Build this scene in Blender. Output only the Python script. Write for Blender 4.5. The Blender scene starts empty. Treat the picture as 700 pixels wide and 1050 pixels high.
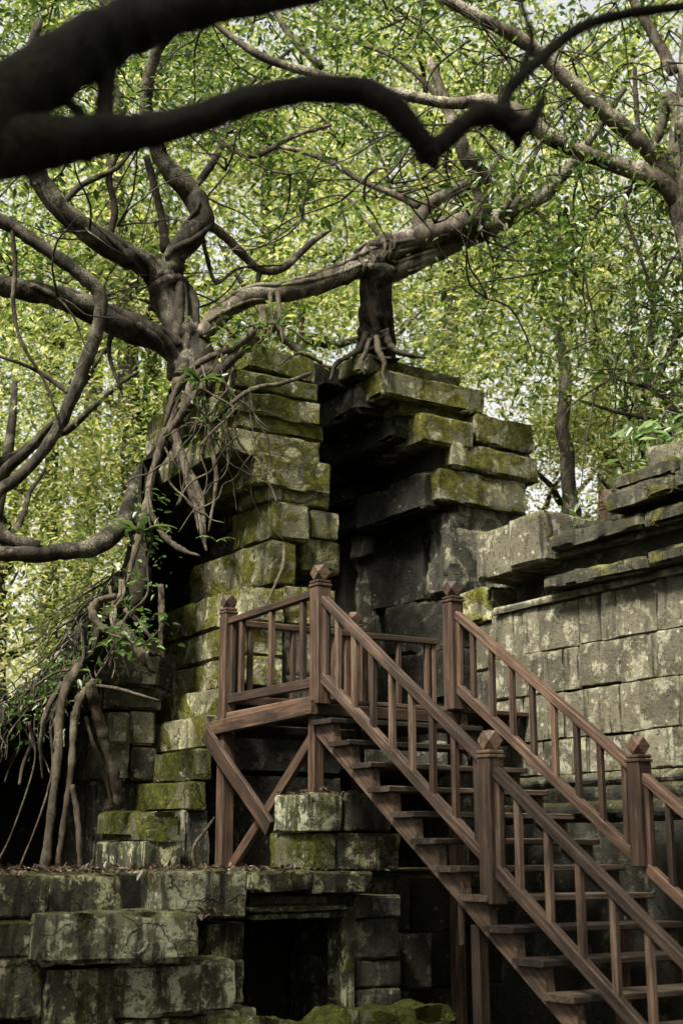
import bpy, bmesh, math, random
import numpy as np
from mathutils import Vector, Matrix, noise

rad = math.radians
random.seed(7)
RNG = np.random.default_rng(11)
scene = bpy.context.scene
COL = scene.collection

# ------------------------------------------------------------------ site frame
# U runs along the treads (to the right and away), V runs down the stairs, z is up
YAW, PITCH, FPX = rad(32.72), rad(13.8), 1425.0
ORG = Vector((-0.181, 11.69, 0.0))
EYE = Vector((0, 0, 1.6))
U = Vector((math.cos(YAW), math.sin(YAW), 0))
V = Vector((math.sin(YAW), -math.cos(YAW), 0))
Z = Vector((0, 0, 1))


def g(u, v, z):
    return ORG + U * u + V * v + Z * z


def ray(x, y):
    a, b = (x - 350) / FPX, -(y - 525) / FPX
    c, s = math.cos(PITCH), math.sin(PITCH)
    return Vector((a, c - b * s, s + b * c))


def uvz(P):
    return (P - ORG).dot(U), (P - ORG).dot(V), P.z


def onu(x, y, u0):
    d = ray(x, y)
    return uvz(EYE + d * ((u0 - (EYE - ORG).dot(U)) / d.dot(U)))


def onv(x, y, v0):
    d = ray(x, y)
    return uvz(EYE + d * ((v0 - (EYE - ORG).dot(V)) / d.dot(V)))


def at(x, y, Y):
    d = ray(x, y)
    return EYE + d * (Y / d.y)


# ------------------------------------------------------------------ scene graph helpers
WORLD = {}


def link(o, parent=None, M=None):
    COL.objects.link(o)
    M = M or Matrix.Identity(4)
    if parent is not None:
        o.parent = parent
        o.matrix_parent_inverse = WORLD[parent.name].inverted()
    o.matrix_basis = M
    WORLD[o.name] = M.copy()
    return o


def tag(o, label=None, cat=None, group=None, kind=None):
    for k, val in (('label', label), ('category', cat), ('group', group), ('kind', kind)):
        if val:
            o[k] = val
    return o


def thing(name, loc, label, cat, group=None):
    o = bpy.data.objects.new(name, None)
    o.empty_display_size = 0.2
    link(o, None, Matrix.Translation(loc))
    return tag(o, label, cat, group)


def mesh_obj(name, verts, faces, mat, parent=None, M=None, smooth=False):
    me = bpy.data.meshes.new(name)
    me.from_pydata([tuple(v) for v in verts], [], faces)
    if smooth:
        me.polygons.foreach_set('use_smooth', [True] * len(me.polygons))
    me.materials.append(mat)
    me.update()
    return link(bpy.data.objects.new(name, me), parent, M)


# ------------------------------------------------------------------ materials
class NT:
    def __init__(self, name):
        self.m = bpy.data.materials.new(name)
        self.m.use_nodes = True
        self.t = self.m.node_tree
        self.t.nodes.clear()
        self.out = self.n('ShaderNodeOutputMaterial')

    def n(self, kind, **kw):
        nd = self.t.nodes.new(kind)
        for k, v in kw.items():
            setattr(nd, k, v)
        return nd

    def l(self, a, b):
        self.t.links.new(a, b)

    def val(self, sock, v):
        if hasattr(v, 'is_linked') or hasattr(v, 'links'):
            self.l(v, sock)
        else:
            sock.default_value = v

    def math(self, op, a, b=None, clamp=False):
        nd = self.n('ShaderNodeMath', operation=op, use_clamp=clamp)
        self.val(nd.inputs[0], a)
        if b is not None:
            self.val(nd.inputs[1], b)
        return nd.outputs[0]

    def noise(self, vec, scale, detail=4.0, rough=0.55, dist=0.0):
        nd = self.n('ShaderNodeTexNoise')
        self.l(vec, nd.inputs['Vector'])
        nd.inputs['Scale'].default_value = scale
        nd.inputs['Detail'].default_value = detail
        nd.inputs['Roughness'].default_value = rough
        nd.inputs['Distortion'].default_value = dist
        return nd.outputs[0]

    def step(self, x, lo, hi):
        nd = self.n('ShaderNodeMapRange', interpolation_type='SMOOTHSTEP')
        self.val(nd.inputs[0], x)
        nd.inputs[1].default_value = lo
        nd.inputs[2].default_value = hi
        return nd.outputs[0]

    def mix(self, fac, a, b):
        nd = self.n('ShaderNodeMix', data_type='RGBA')
        self.val(nd.inputs[0], fac)
        for s, c in ((nd.inputs[6], a), (nd.inputs[7], b)):
            if isinstance(c, tuple):
                s.default_value = (*c, 1)
            else:
                self.l(c, s)
        return nd.outputs[2]

    def ramp(self, x, stops):
        nd = self.n('ShaderNodeValToRGB')
        el = nd.color_ramp.elements
        while len(el) < len(stops):
            el.new(0.5)
        for e, (p, c) in zip(el, stops):
            e.position = p
            e.color = (*c, 1)
        self.l(x, nd.inputs[0])
        return nd.outputs[0]

    def mapped(self, vec, scale):
        nd = self.n('ShaderNodeMapping')
        self.l(vec, nd.inputs[0])
        nd.inputs['Scale'].default_value = scale
        return nd.outputs[0]

    def obj_coord(self, randomise=True):
        tc = self.n('ShaderNodeTexCoord').outputs['Object']
        if not randomise:
            return tc
        oi = self.n('ShaderNodeObjectInfo')
        off = self.math('MULTIPLY', oi.outputs['Random'], 90.0)
        va = self.n('ShaderNodeVectorMath', operation='ADD')
        self.l(tc, va.inputs[0])
        self.l(off, va.inputs[1])
        return va.outputs[0]

    def bsdf(self, col, rough=0.85, bump=None, dist=0.01, strength=0.6, spec=0.25):
        p = self.n('ShaderNodeBsdfPrincipled')
        self.val(p.inputs['Base Color'], col if not isinstance(col, tuple) else (*col, 1))
        self.val(p.inputs['Roughness'], rough)
        p.inputs['Specular IOR Level'].default_value = spec
        if bump is not None:
            b = self.n('ShaderNodeBump')
            b.inputs['Distance'].default_value = dist
            b.inputs['Strength'].default_value = strength
            self.l(bump, b.inputs['Height'])
            self.l(b.outputs[0], p.inputs['Normal'])
        self.l(p.outputs[0], self.out.inputs[0])
        return self.m


def stone(name, base=(0.20, 0.185, 0.15), light=(0.36, 0.34, 0.26), lichen=0.5, moss=0.5, streak=0.4,
          mosscol=(0.135, 0.13, 0.022), lichcol=(0.46, 0.46, 0.33), cracks=0.8):
    t = NT(name)
    co = t.obj_coord()
    geo = t.n('ShaderNodeNewGeometry')
    sep = t.n('ShaderNodeSeparateXYZ')
    t.l(geo.outputs['Normal'], sep.inputs[0])
    nz = sep.outputs[2]
    big = t.noise(co, 1.6, 5, 0.6, 0.4)
    mid = t.noise(co, 5.0, 9, 0.74, 0.12)
    fine = t.noise(co, 34.0, 6, 0.75)
    col = t.mix(t.step(big, 0.35, 0.68), base, light)
    oi = t.n('ShaderNodeObjectInfo')
    tone = t.math('MULTIPLY_ADD', oi.outputs['Random'], 0.4)
    t.t.nodes[-1].inputs[2].default_value = 0.0
    col = t.mix(tone, col, tuple(c * 0.62 for c in base))
    col = t.mix(t.step(fine, 0.52, 0.66), col, tuple(c * 0.45 for c in base))
    # pale crusts of lichen
    lm = t.math('MULTIPLY', t.step(mid, 0.60 - 0.13 * lichen, 0.66 - 0.13 * lichen), t.step(fine, 0.36, 0.5))
    col = t.mix(t.math('MULTIPLY', lm, 0.85), col, lichcol)
    dots = t.n('ShaderNodeTexVoronoi')
    t.l(co, dots.inputs['Vector'])
    dots.inputs['Scale'].default_value = 9.0
    dd = t.math('ADD', dots.outputs['Distance'], t.math('MULTIPLY', fine, 0.25))
    spot = t.math('MULTIPLY', t.step(dd, 0.30, 0.24), t.step(big, 0.5, 0.56))
    col = t.mix(t.math('MULTIPLY', spot, 0.8 * lichen), col, (0.55, 0.56, 0.46))
    pt = t.step(t.math('ADD', geo.outputs['Pointiness'], t.math('MULTIPLY', t.math('SUBTRACT', mid, 0.5), 0.16)), 0.53, 0.58)
    col = t.mix(t.math('MULTIPLY', pt, 0.55 * min(1.0, lichen * 1.3)), col, lichcol)
    # dark algae runs down the face
    st = t.noise(t.mapped(co, (5.5, 5.5, 0.8)), 1.0, 7, 0.68, 0.25)
    sm = t.step(st, 0.62 - 0.2 * streak, 0.74 - 0.2 * streak)
    side = t.step(nz, 0.6, 0.2)
    col = t.mix(t.math('MULTIPLY', t.math('MULTIPLY', sm, side), 0.88), col, (0.022, 0.022, 0.017))
    # moss: cushions on the tops, a film on the faces
    mn = t.noise(co, 2.6, 6, 0.65, 0.7)
    mtop = t.step(t.math('ADD', t.math('MULTIPLY', nz, 0.32), mn), 0.60, 0.74)
    mface = t.step(mn, 0.66 - 0.26 * moss, 0.76 - 0.26 * moss)
    mm = t.math('MAXIMUM', t.math('MULTIPLY', mtop, min(1.0, moss * 1.6)), t.math('MULTIPLY', mface, min(1.0, 0.3 + moss)))
    mm = t.math('MULTIPLY', mm, t.step(fine, 0.30, 0.46))
    mc = t.mix(t.step(t.noise(co, 9.0, 4, 0.6), 0.35, 0.65), tuple(c * 0.4 for c in mosscol), mosscol)
    mc = t.mix(t.step(t.noise(co, 24.0, 3, 0.6), 0.55, 0.7), mc, (mosscol[0] * 2.0, mosscol[1] * 1.95, mosscol[2] * 2.2))
    col = t.mix(t.math('MULTIPLY', mm, 0.92), col, mc)
    vo = t.n('ShaderNodeTexVoronoi', feature='DISTANCE_TO_EDGE')
    wv = t.n('ShaderNodeVectorMath', operation='MULTIPLY_ADD')
    nn = t.n('ShaderNodeTexNoise')
    t.l(co, nn.inputs['Vector'])
    nn.inputs['Scale'].default_value = 4.0
    nn.inputs['Detail'].default_value = 5.0
    t.l(nn.outputs['Color'], wv.inputs[0])
    wv.inputs[1].default_value = (0.35, 0.35, 0.35)
    t.l(co, wv.inputs[2])
    t.l(wv.outputs[0], vo.inputs['Vector'])
    vo.inputs['Scale'].default_value = 1.25
    crack = t.math('MULTIPLY', t.step(vo.outputs['Distance'], 0.010, 0.003), t.step(big, 0.49, 0.56))
    crack = t.math('MULTIPLY', crack, cracks)
    pits = t.math('MULTIPLY', t.step(t.noise(co, 17.0, 4, 0.6), 0.66, 0.74), 0.8)
    col = t.mix(t.math('MULTIPLY', t.math('MAXIMUM', crack, pits), 0.75), col, (0.012, 0.012, 0.01))
    hgt = t.math('ADD', t.math('MULTIPLY', mid, 0.9), t.math('MULTIPLY', fine, 0.5))
    hgt = t.math('ADD', hgt, t.math('MULTIPLY', mm, t.math('MULTIPLY', t.noise(co, 70.0, 3, 0.7), 0.9)))
    hgt = t.math('SUBTRACT', hgt, t.math('MULTIPLY', t.math('MAXIMUM', crack, pits), 0.8))
    return t.bsdf(col, 0.95, hgt, 0.045, 1.0, 0.08)


def wood(name, a, b, c):
    t = NT(name)
    co = t.obj_coord()
    gr = t.noise(t.mapped(co, (2.0, 38.0, 38.0)), 1.0, 6, 0.62, 0.6)
    blot = t.noise(t.mapped(co, (2.5, 6.0, 6.0)), 1.0, 4, 0.6)
    oi = t.n('ShaderNodeObjectInfo')
    f = t.math('ADD', t.math('MULTIPLY', gr, 0.75), t.math('MULTIPLY', blot, 0.35))
    f = t.math('ADD', f, t.math('MULTIPLY', t.math('SUBTRACT', oi.outputs['Random'], 0.5), 0.24))
    col = t.ramp(f, [(0.36, a), (0.54, b), (0.72, c)])
    crack = t.noise(t.mapped(co, (1.2, 60.0, 60.0)), 1.0, 3, 0.5, 0.2)
    ck = t.step(crack, 0.66, 0.72)
    col = t.mix(t.math('MULTIPLY', ck, 0.8), col, tuple(x * 0.3 for x in a))
    grime = t.step(t.noise(t.mapped(co, (2.2, 6.0, 6.0)), 1.0, 7, 0.7, 0.3), 0.50, 0.68)
    col = t.mix(t.math('MULTIPLY', grime, 0.7), col, tuple(x * 0.5 for x in a))
    h = t.math('SUBTRACT', gr, ck)
    return t.bsdf(col, 0.72, h, 0.006, 0.7, 0.3)


def bark(name, dark, mid_, pale, palefac=0.5):
    t = NT(name)
    co = t.obj_coord(False)
    n1 = t.noise(t.mapped(co, (1, 1, 0.45)), 9.0, 6, 0.65, 0.8)
    n2 = t.noise(co, 3.2, 5, 0.6, 0.4)
    n3 = t.noise(co, 60.0, 4, 0.6)
    col = t.mix(t.step(n1, 0.36, 0.62), dark, mid_)
    col = t.mix(t.math('MULTIPLY', t.math('MULTIPLY', t.step(n2, 0.5, 0.62), t.step(n3, 0.4, 0.55)), palefac), col, pale)
    h = t.math('ADD', n1, t.math('MULTIPLY', n3, 0.3))
    return t.bsdf(col, 0.88, h, 0.03, 0.8, 0.15)


def leaf_mat(name, stops, trans=0.5, tcol=1.25):
    t = NT(name)
    geo = t.n('ShaderNodeNewGeometry')
    col = t.ramp(geo.outputs['Random Per Island'], stops)
    d = t.n('ShaderNodeBsdfDiffuse')
    t.l(col, d.inputs[0])
    tr = t.n('ShaderNodeBsdfTranslucent')
    hv = t.n('ShaderNodeHueSaturation')
    hv.inputs['Value'].default_value = tcol
    hv.inputs['Hue'].default_value = 0.485
    t.l(col, hv.inputs['Color'])
    t.l(hv.outputs[0], tr.inputs[0])
    mx = t.n('ShaderNodeMixShader')
    mx.inputs[0].default_value = trans
    t.l(d.outputs[0], mx.inputs[1])
    t.l(tr.outputs[0], mx.inputs[2])
    gl = t.n('ShaderNodeBsdfGlossy')
    gl.inputs['Roughness'].default_value = 0.42
    mx2 = t.n('ShaderNodeMixShader')
    mx2.inputs[0].default_value = 0.05
    t.l(mx.outputs[0], mx2.inputs[1])
    t.l(gl.outputs[0], mx2.inputs[2])
    t.l(mx2.outputs[0], t.out.inputs[0])
    return t.m


def soil(name, a, b):
    t = NT(name)
    co = t.obj_coord(False)
    n = t.noise(co, 3.0, 6, 0.65)
    n2 = t.noise(co, 30.0, 5, 0.7)
    col = t.mix(t.step(t.math('ADD', t.math('MULTIPLY', n, 0.5), t.math('MULTIPLY', n2, 0.5)), 0.4, 0.6), a, b)
    return t.bsdf(col, 0.95, n2, 0.05, 0.8, 0.1)


M_MOSSY = stone('mossy_sandstone', (0.11, 0.104, 0.068), (0.24, 0.228, 0.14), 0.6, 0.78, 0.45,
                mosscol=(0.13, 0.128, 0.018), lichcol=(0.40, 0.39, 0.23))
M_LICHEN = stone('lichen_sandstone', (0.078, 0.072, 0.052), (0.165, 0.15, 0.105), 0.6, 0.28, 0.5,
                 lichcol=(0.28, 0.27, 0.195), cracks=0.0)
M_TERRACE = stone('terrace_sandstone', (0.050, 0.047, 0.034), (0.13, 0.122, 0.08), 0.7, 0.45, 0.85,
                  mosscol=(0.08, 0.085, 0.016), lichcol=(0.50, 0.485, 0.29))
M_PALE = stone('crusted_sandstone', (0.062, 0.058, 0.041), (0.20, 0.187, 0.12), 0.95, 0.46, 0.72,
               mosscol=(0.09, 0.092, 0.016), lichcol=(0.46, 0.45, 0.32))
M_DARK = stone('shaded_weathered_sandstone', (0.045, 0.043, 0.034), (0.095, 0.09, 0.07), 0.5, 0.2, 0.7, lichcol=(0.24, 0.23, 0.17))  # darker stone copy: shade of recesses and covered faces put into the colour
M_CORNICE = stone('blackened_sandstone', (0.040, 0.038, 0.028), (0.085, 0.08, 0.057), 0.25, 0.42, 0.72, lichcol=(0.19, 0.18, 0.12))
M_BLACK = stone('damp_shaded_stone', (0.016, 0.0155, 0.0125), (0.036, 0.034, 0.027), 0.3, 0.15, 0.7, lichcol=(0.10, 0.095, 0.07))  # damp stone, with recess and under-stair shade put into its black
M_MOSS = stone('moss_covered_stone', (0.09, 0.085, 0.05), (0.15, 0.14, 0.08), 0.2, 0.9, 0.3,
               mosscol=(0.085, 0.092, 0.014))
M_WOOD_RED = wood('reddish_timber', (0.011, 0.0062, 0.0037), (0.035, 0.0193, 0.0112), (0.10, 0.059, 0.037))
M_WOOD = wood('weathered_timber', (0.016, 0.0098, 0.0063), (0.056, 0.0345, 0.0222), (0.15, 0.10, 0.068))
M_TREAD = wood('trodden_timber', (0.007, 0.0047, 0.003), (0.022, 0.0145, 0.0095), (0.095, 0.068, 0.046))
M_BARK = bark('fig_bark', (0.009, 0.0075, 0.0055), (0.034, 0.028, 0.020), (0.17, 0.155, 0.11), 0.6)
M_BARK_PALE = bark('pale_bark', (0.026, 0.021, 0.016), (0.095, 0.078, 0.056), (0.36, 0.33, 0.25), 0.65)
M_BARK_DARK = bark('dark_bark', (0.004, 0.0035, 0.003), (0.010, 0.0085, 0.007), (0.035, 0.034, 0.014), 0.35)
M_ROOT = bark('root_bark', (0.022, 0.017, 0.012), (0.066, 0.053, 0.037), (0.16, 0.145, 0.10), 0.5)
M_LEAF_FIG = leaf_mat('fig_leaf', [(0.0, (0.020, 0.048, 0.008)), (0.45, (0.045, 0.090, 0.013)),
                                   (0.8, (0.085, 0.135, 0.020)), (1.0, (0.15, 0.19, 0.035))], 0.48, 1.35)
M_LEAF_BACK = leaf_mat('forest_leaf', [(0.0, (0.036, 0.070, 0.012)), (0.4, (0.092, 0.136, 0.023)),
                                       (0.75, (0.185, 0.215, 0.047)), (1.0, (0.38, 0.37, 0.15))], 0.58, 1.75)
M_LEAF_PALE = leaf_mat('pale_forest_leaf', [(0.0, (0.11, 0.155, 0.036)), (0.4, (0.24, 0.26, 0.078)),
                                            (0.75, (0.40, 0.385, 0.155)), (1.0, (0.55, 0.52, 0.30))], 0.58, 1.75)  # haze and brightness of the far foliage put into paler leaves
M_LEAF_VINE = leaf_mat('vine_leaf', [(0.0, (0.025, 0.055, 0.012)), (0.5, (0.055, 0.10, 0.02)),
                                     (1.0, (0.11, 0.16, 0.04))], 0.35, 1.2)
M_LEAF_SHRUB = leaf_mat('shrub_leaf', [(0.0, (0.06, 0.12, 0.03)), (0.6, (0.12, 0.20, 0.06)), (1.0, (0.22, 0.28, 0.12))], 0.4, 1.3)
M_LITTER = leaf_mat('dry_leaf', [(0.0, (0.03, 0.02, 0.013)), (0.6, (0.085, 0.056, 0.034)), (1.0, (0.15, 0.10, 0.06))], 0.15, 1.0)
M_SOIL = soil('forest_soil', (0.02, 0.016, 0.011), (0.05, 0.04, 0.028))
M_MOUND = soil('rooty_earth', (0.010, 0.009, 0.006), (0.035, 0.030, 0.019))


# ------------------------------------------------------------------ geometry helpers
def lattice(h, r, cell):
    n = max(1, int(round((2 * h - 2 * r) / cell)))
    return [-h] + [-h + r + (2 * h - 2 * r) * i / n for i in range(n + 1)] + [h]


def rough_box(name, cen, hs, mat, parent, r=0.035, amp=0.012, cell=0.05, seed=0.0, rot=None, chip=1.0):
    """An eroded stone: a box with worn corners and an uneven skin. hs = half sizes along U, -V, z."""
    r = min(r, 0.45 * min(hs))
    ax = [lattice(h, r, max(cell, h / 14)) for h in hs]
    n = [len(a) for a in ax]
    idx, verts, faces = {}, [], []

    def vid(i, j, k):
        key = (i, j, k)
        if key not in idx:
            idx[key] = len(verts)
            verts.append(Vector((ax[0][i], ax[1][j], ax[2][k])))
        return idx[key]

    for d in range(3):
        a, b = [(1, 2), (2, 0), (0, 1)][d]
        for side in (0, n[d] - 1):
            for i in range(n[a] - 1):
                for j in range(n[b] - 1):
                    q = []
                    for di, dj in ((0, 0), (1, 0), (1, 1), (0, 1)):
                        key = [0, 0, 0]
                        key[d], key[a], key[b] = side, i + di, j + dj
                        q.append(vid(*key))
                    faces.append(q if side else q[::-1])
    off = Vector((seed * 3.7, seed * 1.3, seed * 2.1))
    out = []
    for p in verts:
        q = p + off
        nz = noise.noise(q * 2.2)
        rr = r * (1.0 + 0.9 * nz * chip)
        inner = Vector([max(-h + r, min(h - r, c)) for c, h in zip(p, hs)])
        d = p - inner
        L = d.length
        nd = d / L if L > 1e-6 else Vector((0, 0, 0))
        nc = sum(1 for c in d if abs(c) > 1e-6)
        p2 = inner + nd * (rr if nc > 1 else r)
        if nc > 1:
            c = max(0.0, noise.noise(q * 4.5 + Vector((9, 9, 9))) - 0.05) * 4.2 * r * chip
            p2 -= nd * c
        e = amp * (1.1 * noise.noise(q * 1.1) + 0.8 * noise.noise(q * 4.0) + 0.5 * noise.noise(q * 11.0))
        out.append(p2 + nd * e)
    R = rot or (random.gauss(0, 0.010), random.gauss(0, 0.010), random.gauss(0, 0.014))
    M = Matrix.Translation(cen) @ Matrix.Rotation(YAW + R[2], 4, 'Z') @ Matrix.Rotation(R[0], 4, 'X') @ Matrix.Rotation(R[1], 4, 'Y')
    o = mesh_obj(name, out, faces, mat, parent, M, True)
    o.data.set_sharp_from_angle(angle=rad(28))
    return o


SEED = [1.0]


def ubox(name, u0, u1, v0, v1, z0, z1, mat, parent, **kw):
    SEED[0] += 1.618
    c = g((u0 + u1) / 2, (v0 + v1) / 2, (z0 + z1) / 2)
    return rough_box(name, c, (abs(u1 - u0) / 2, abs(v1 - v0) / 2, abs(z1 - z0) / 2), mat, parent, seed=SEED[0], **kw)


def vblock(name, xc, xr, yt, yb, v, mat, parent, xl=None, depth=0.9, **kw):
    """Stone with its front in the plane v, its front corner and right end taken from the survey sheet."""
    u0, _, z1 = onv(xc, yt, v)
    z0 = onv(xc, yb, v)[2]
    u1 = onv(xr, (yt + yb) / 2, v)[0]
    vb = v - depth
    if xl is not None:
        vb = min(v - 0.3, onu(xl, yt + (xc - xl) * 0.2, u0)[1])
    return ubox(name, u0, u1, vb, v, z0 + 0.004, z1 - 0.004, mat, parent, **kw)


def catmull(pts, per=6):
    P = [Vector(p) for p in pts]
    if len(P) < 3:
        return [P[0].lerp(P[-1], i / per) for i in range(per + 1)], [i / per for i in range(per + 1)]
    Q = [P[0] * 2 - P[1]] + P + [P[-1] * 2 - P[-2]]
    out, par = [], []
    for i in range(1, len(Q) - 2):
        for k in range(per):
            t = k / per
            a, b, c, d = Q[i - 1:i + 3]
            out.append(0.5 * ((2 * b) + (c - a) * t + (2 * a - 5 * b + 4 * c - d) * t * t + (3 * b - a - 3 * c + d) * t ** 3))
            par.append(i - 1 + t)
    out.append(P[-1])
    par.append(len(P) - 1)
    return out, par


def tube_data(pts, radii, per=6, seg=8, rough=0.12, seed=0.0, wob=0.0):
    C, par = catmull(pts, per)
    rs = []
    for t in par:
        i = min(int(t), len(radii) - 2)
        rs.append(radii[i] + (radii[i + 1] - radii[i]) * (t - i))
    if wob:
        C = [c + Vector((noise.noise(c * 1.7 + Vector((seed, 0, 0))), noise.noise(c * 1.7 + Vector((0, seed + 5, 0))), noise.noise(c * 1.7 + Vector((0, 0, seed + 9))))) * wob for c in C]
    verts, faces = [], []
    T = (C[1] - C[0]).normalized()
    N = T.orthogonal().normalized()
    for i, c in enumerate(C):
        T2 = (C[min(i + 1, len(C) - 1)] - C[max(i - 1, 0)]).normalized()
        N = (N - T2 * N.dot(T2)).normalized()
        B = T2.cross(N)
        for k in range(seg):
            a = 2 * math.pi * k / seg
            dr = N * math.cos(a) + B * math.sin(a)
            rr = rs[i]
            if rough:
                q = c + dr * rr
                rr *= 1 + rough * (noise.noise(q * (0.35 / max(rs[i], 0.02)) + Vector((seed, seed, 0))) * 1.6 + 0.7 * noise.noise(q * 6.0))
            verts.append(c + dr * rr)
    for i in range(len(C) - 1):
        for k in range(seg):
            a, b = i * seg + k, i * seg + (k + 1) % seg
            faces.append((a, b, b + seg, a + seg))
    faces.append(tuple(range(seg))[::-1])
    faces.append(tuple(range((len(C) - 1) * seg, len(C) * seg)))
    return verts, faces


def tube(name, pts, radii, mat, parent, **kw):
    v, f = tube_data(pts, radii, **kw)
    return mesh_obj(name, v, f, mat, parent, None, True)


def limb(name, sheet, mat, parent, **kw):
    """sheet: (x, y, distance, width) survey points along a limb"""
    pts = [at(x, y, Y) for x, y, Y, w in sheet]
    rr = [w / 2 / FPX * Y for x, y, Y, w in sheet]
    SEED[0] += 1
    kw.setdefault('seed', SEED[0])
    return tube(name, pts, rr, mat, parent, **kw)


def leaves_data(cen, L, rng, droop=0.25, width=0.42, flat=0.5):
    n = len(cen)
    L = L * np.clip(rng.lognormal(-0.06, 0.3, n), 0.45, 1.7)
    az = rng.uniform(0, 2 * np.pi, n)
    el = rng.normal(-droop, 0.45, n)
    a = np.stack([np.cos(az) * np.cos(el), np.sin(az) * np.cos(el), np.sin(el)], 1)
    r = rng.normal(0, flat, (n, 3))
    r[:, 2] += 1.0
    s = np.cross(a, r)
    s /= np.linalg.norm(s, axis=1, keepdims=True) + 1e-9
    nn = np.cross(s, a)
    Lc = L[:, None]
    w = (L * width * rng.uniform(0.8, 1.2, n) * 0.5)[:, None]
    base = cen
    tip = cen + a * Lc - nn * Lc * 0.08
    l1 = cen + a * Lc * 0.30 + s * w + nn * w * 0.35
    l2 = cen + a * Lc * 0.66 + s * w * 0.72 + nn * w * 0.2
    r1 = cen + a * Lc * 0.30 - s * w + nn * w * 0.35
    r2 = cen + a * Lc * 0.66 - s * w * 0.72 + nn * w * 0.2
    return np.stack([base, r1, r2, tip, l2, l1], 1)


def leaf_obj(name, cen, L, mat, parent=None, M=None, rng=RNG, **kw):
    v = leaves_data(np.asarray(cen, float), L, rng, **kw)
    n = len(v)
    me = bpy.data.meshes.new(name)
    me.vertices.add(n * 6)
    me.vertices.foreach_set('co', v.reshape(-1).astype(np.float32))
    quad = np.array([[0, 1, 2, 3], [0, 3, 4, 5]])
    idx = (np.arange(n)[:, None, None] * 6 + quad[None]).reshape(-1)
    me.loops.add(len(idx))
    me.loops.foreach_set('vertex_index', idx.astype(np.int32))
    me.polygons.add(n * 2)
    me.polygons.foreach_set('loop_start', (np.arange(n * 2) * 4).astype(np.int32))
    me.materials.append(mat)
    me.update(calc_edges=True)
    me.validate()
    return link(bpy.data.objects.new(name, me), parent, M)


def sprays(centers, per, spread, rng=RNG, flatten=0.55):
    """leaf stations scattered round each spray's centre, layered more than tall"""
    c = np.repeat(np.asarray(centers, float), per, axis=0)
    o = rng.normal(0, 1, (len(c), 3)) * np.array([spread, spread, spread * flatten])
    return c + o


def beam(name, P0, P1, w, h, up, mat, parent, wob=0.004, bev=0.007, ext=0.0, seg=None):
    """A sawn timber from P0 to P1; w is its breadth, h its depth along `up`."""
    P0, P1 = Vector(P0), Vector(P1)
    x = (P1 - P0).normalized()
    y = up.cross(x).normalized()
    z = x.cross(y)
    L = (P1 - P0).length + 2 * ext
    n = seg or max(2, int(L / 0.18))
    SEED[0] += 1.37
    s = SEED[0]
    verts, faces = [], []
    prof = []
    a, b = w / 2, h / 2
    bv = min(bev, a * 0.4, b * 0.4)
    prof = [(-a + bv, -b), (a - bv, -b), (a, -b + bv), (a, b - bv), (a - bv, b), (-a + bv, b), (-a, b - bv), (-a, -b + bv)]
    st = [-L / 2, -L / 2 + bv] + [-L / 2 + L * i / n for i in range(1, n)] + [L / 2 - bv, L / 2]
    for i, t in enumerate(st):
        k = 0.93 if i in (0, len(st) - 1) else 1.0
        dy = wob * noise.noise(Vector((t * 0.9, s, 0)))
        dz = wob * noise.noise(Vector((t * 0.9, s, 7)))
        for (py, pz) in prof:
            e = 0.0016 * noise.noise(Vector((t * 6, py * 20 + s, pz * 20)))
            verts.append((t, py * k * (1 + e / a) + dy, pz * k + dz + e))
    for i in range(len(st) - 1):
        for k in range(8):
            p, q = i * 8 + k, i * 8 + (k + 1) % 8
            faces.append((p, p + 8, q + 8, q))
    faces.append(tuple(range(8)))
    faces.append(tuple(range((len(st) - 1) * 8, len(st) * 8))[::-1])
    c = (P0 + P1) / 2
    M = Matrix(((x.x, y.x, z.x, c.x), (x.y, y.y, z.y, c.y), (x.z, y.z, z.z, c.z), (0, 0, 0, 1)))
    return mesh_obj(name, verts, faces, mat, parent, M)


# ================================================================== SETTING
gv, gf = [], []
N = 60
for j in range(N + 1):
    for i in range(N + 1):
        a, b = (i / N * 2 - 1), (j / N * 2 - 1)
        x, y = 130 * a * abs(a) ** 0.7, 20 + 130 * b * abs(b) ** 0.7
        gv.append((x, y, 0.10 * noise.noise(Vector((x * 0.4, y * 0.4, 0))) - 0.06))
for j in range(N):
    for i in range(N):
        k = j * (N + 1) + i
        gf.append((k, k + 1, k + N + 2, k + N + 1))
tag(mesh_obj('ground', gv, gf, M_SOIL, None, None, True), kind='structure')

# ================================================================== TIMBER STAIRCASE
RISE, RUN, W = 0.1934, 0.2808, 1.414
FL = 2.87
NST = 14
stair = thing('wooden_staircase', g(0.7, 2.2, 0), 'reddish brown timber staircase with railed landing, climbing to the dark doorway', 'staircase')


def zs(v):          # nosing line
    return FL - v * RISE / RUN


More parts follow.
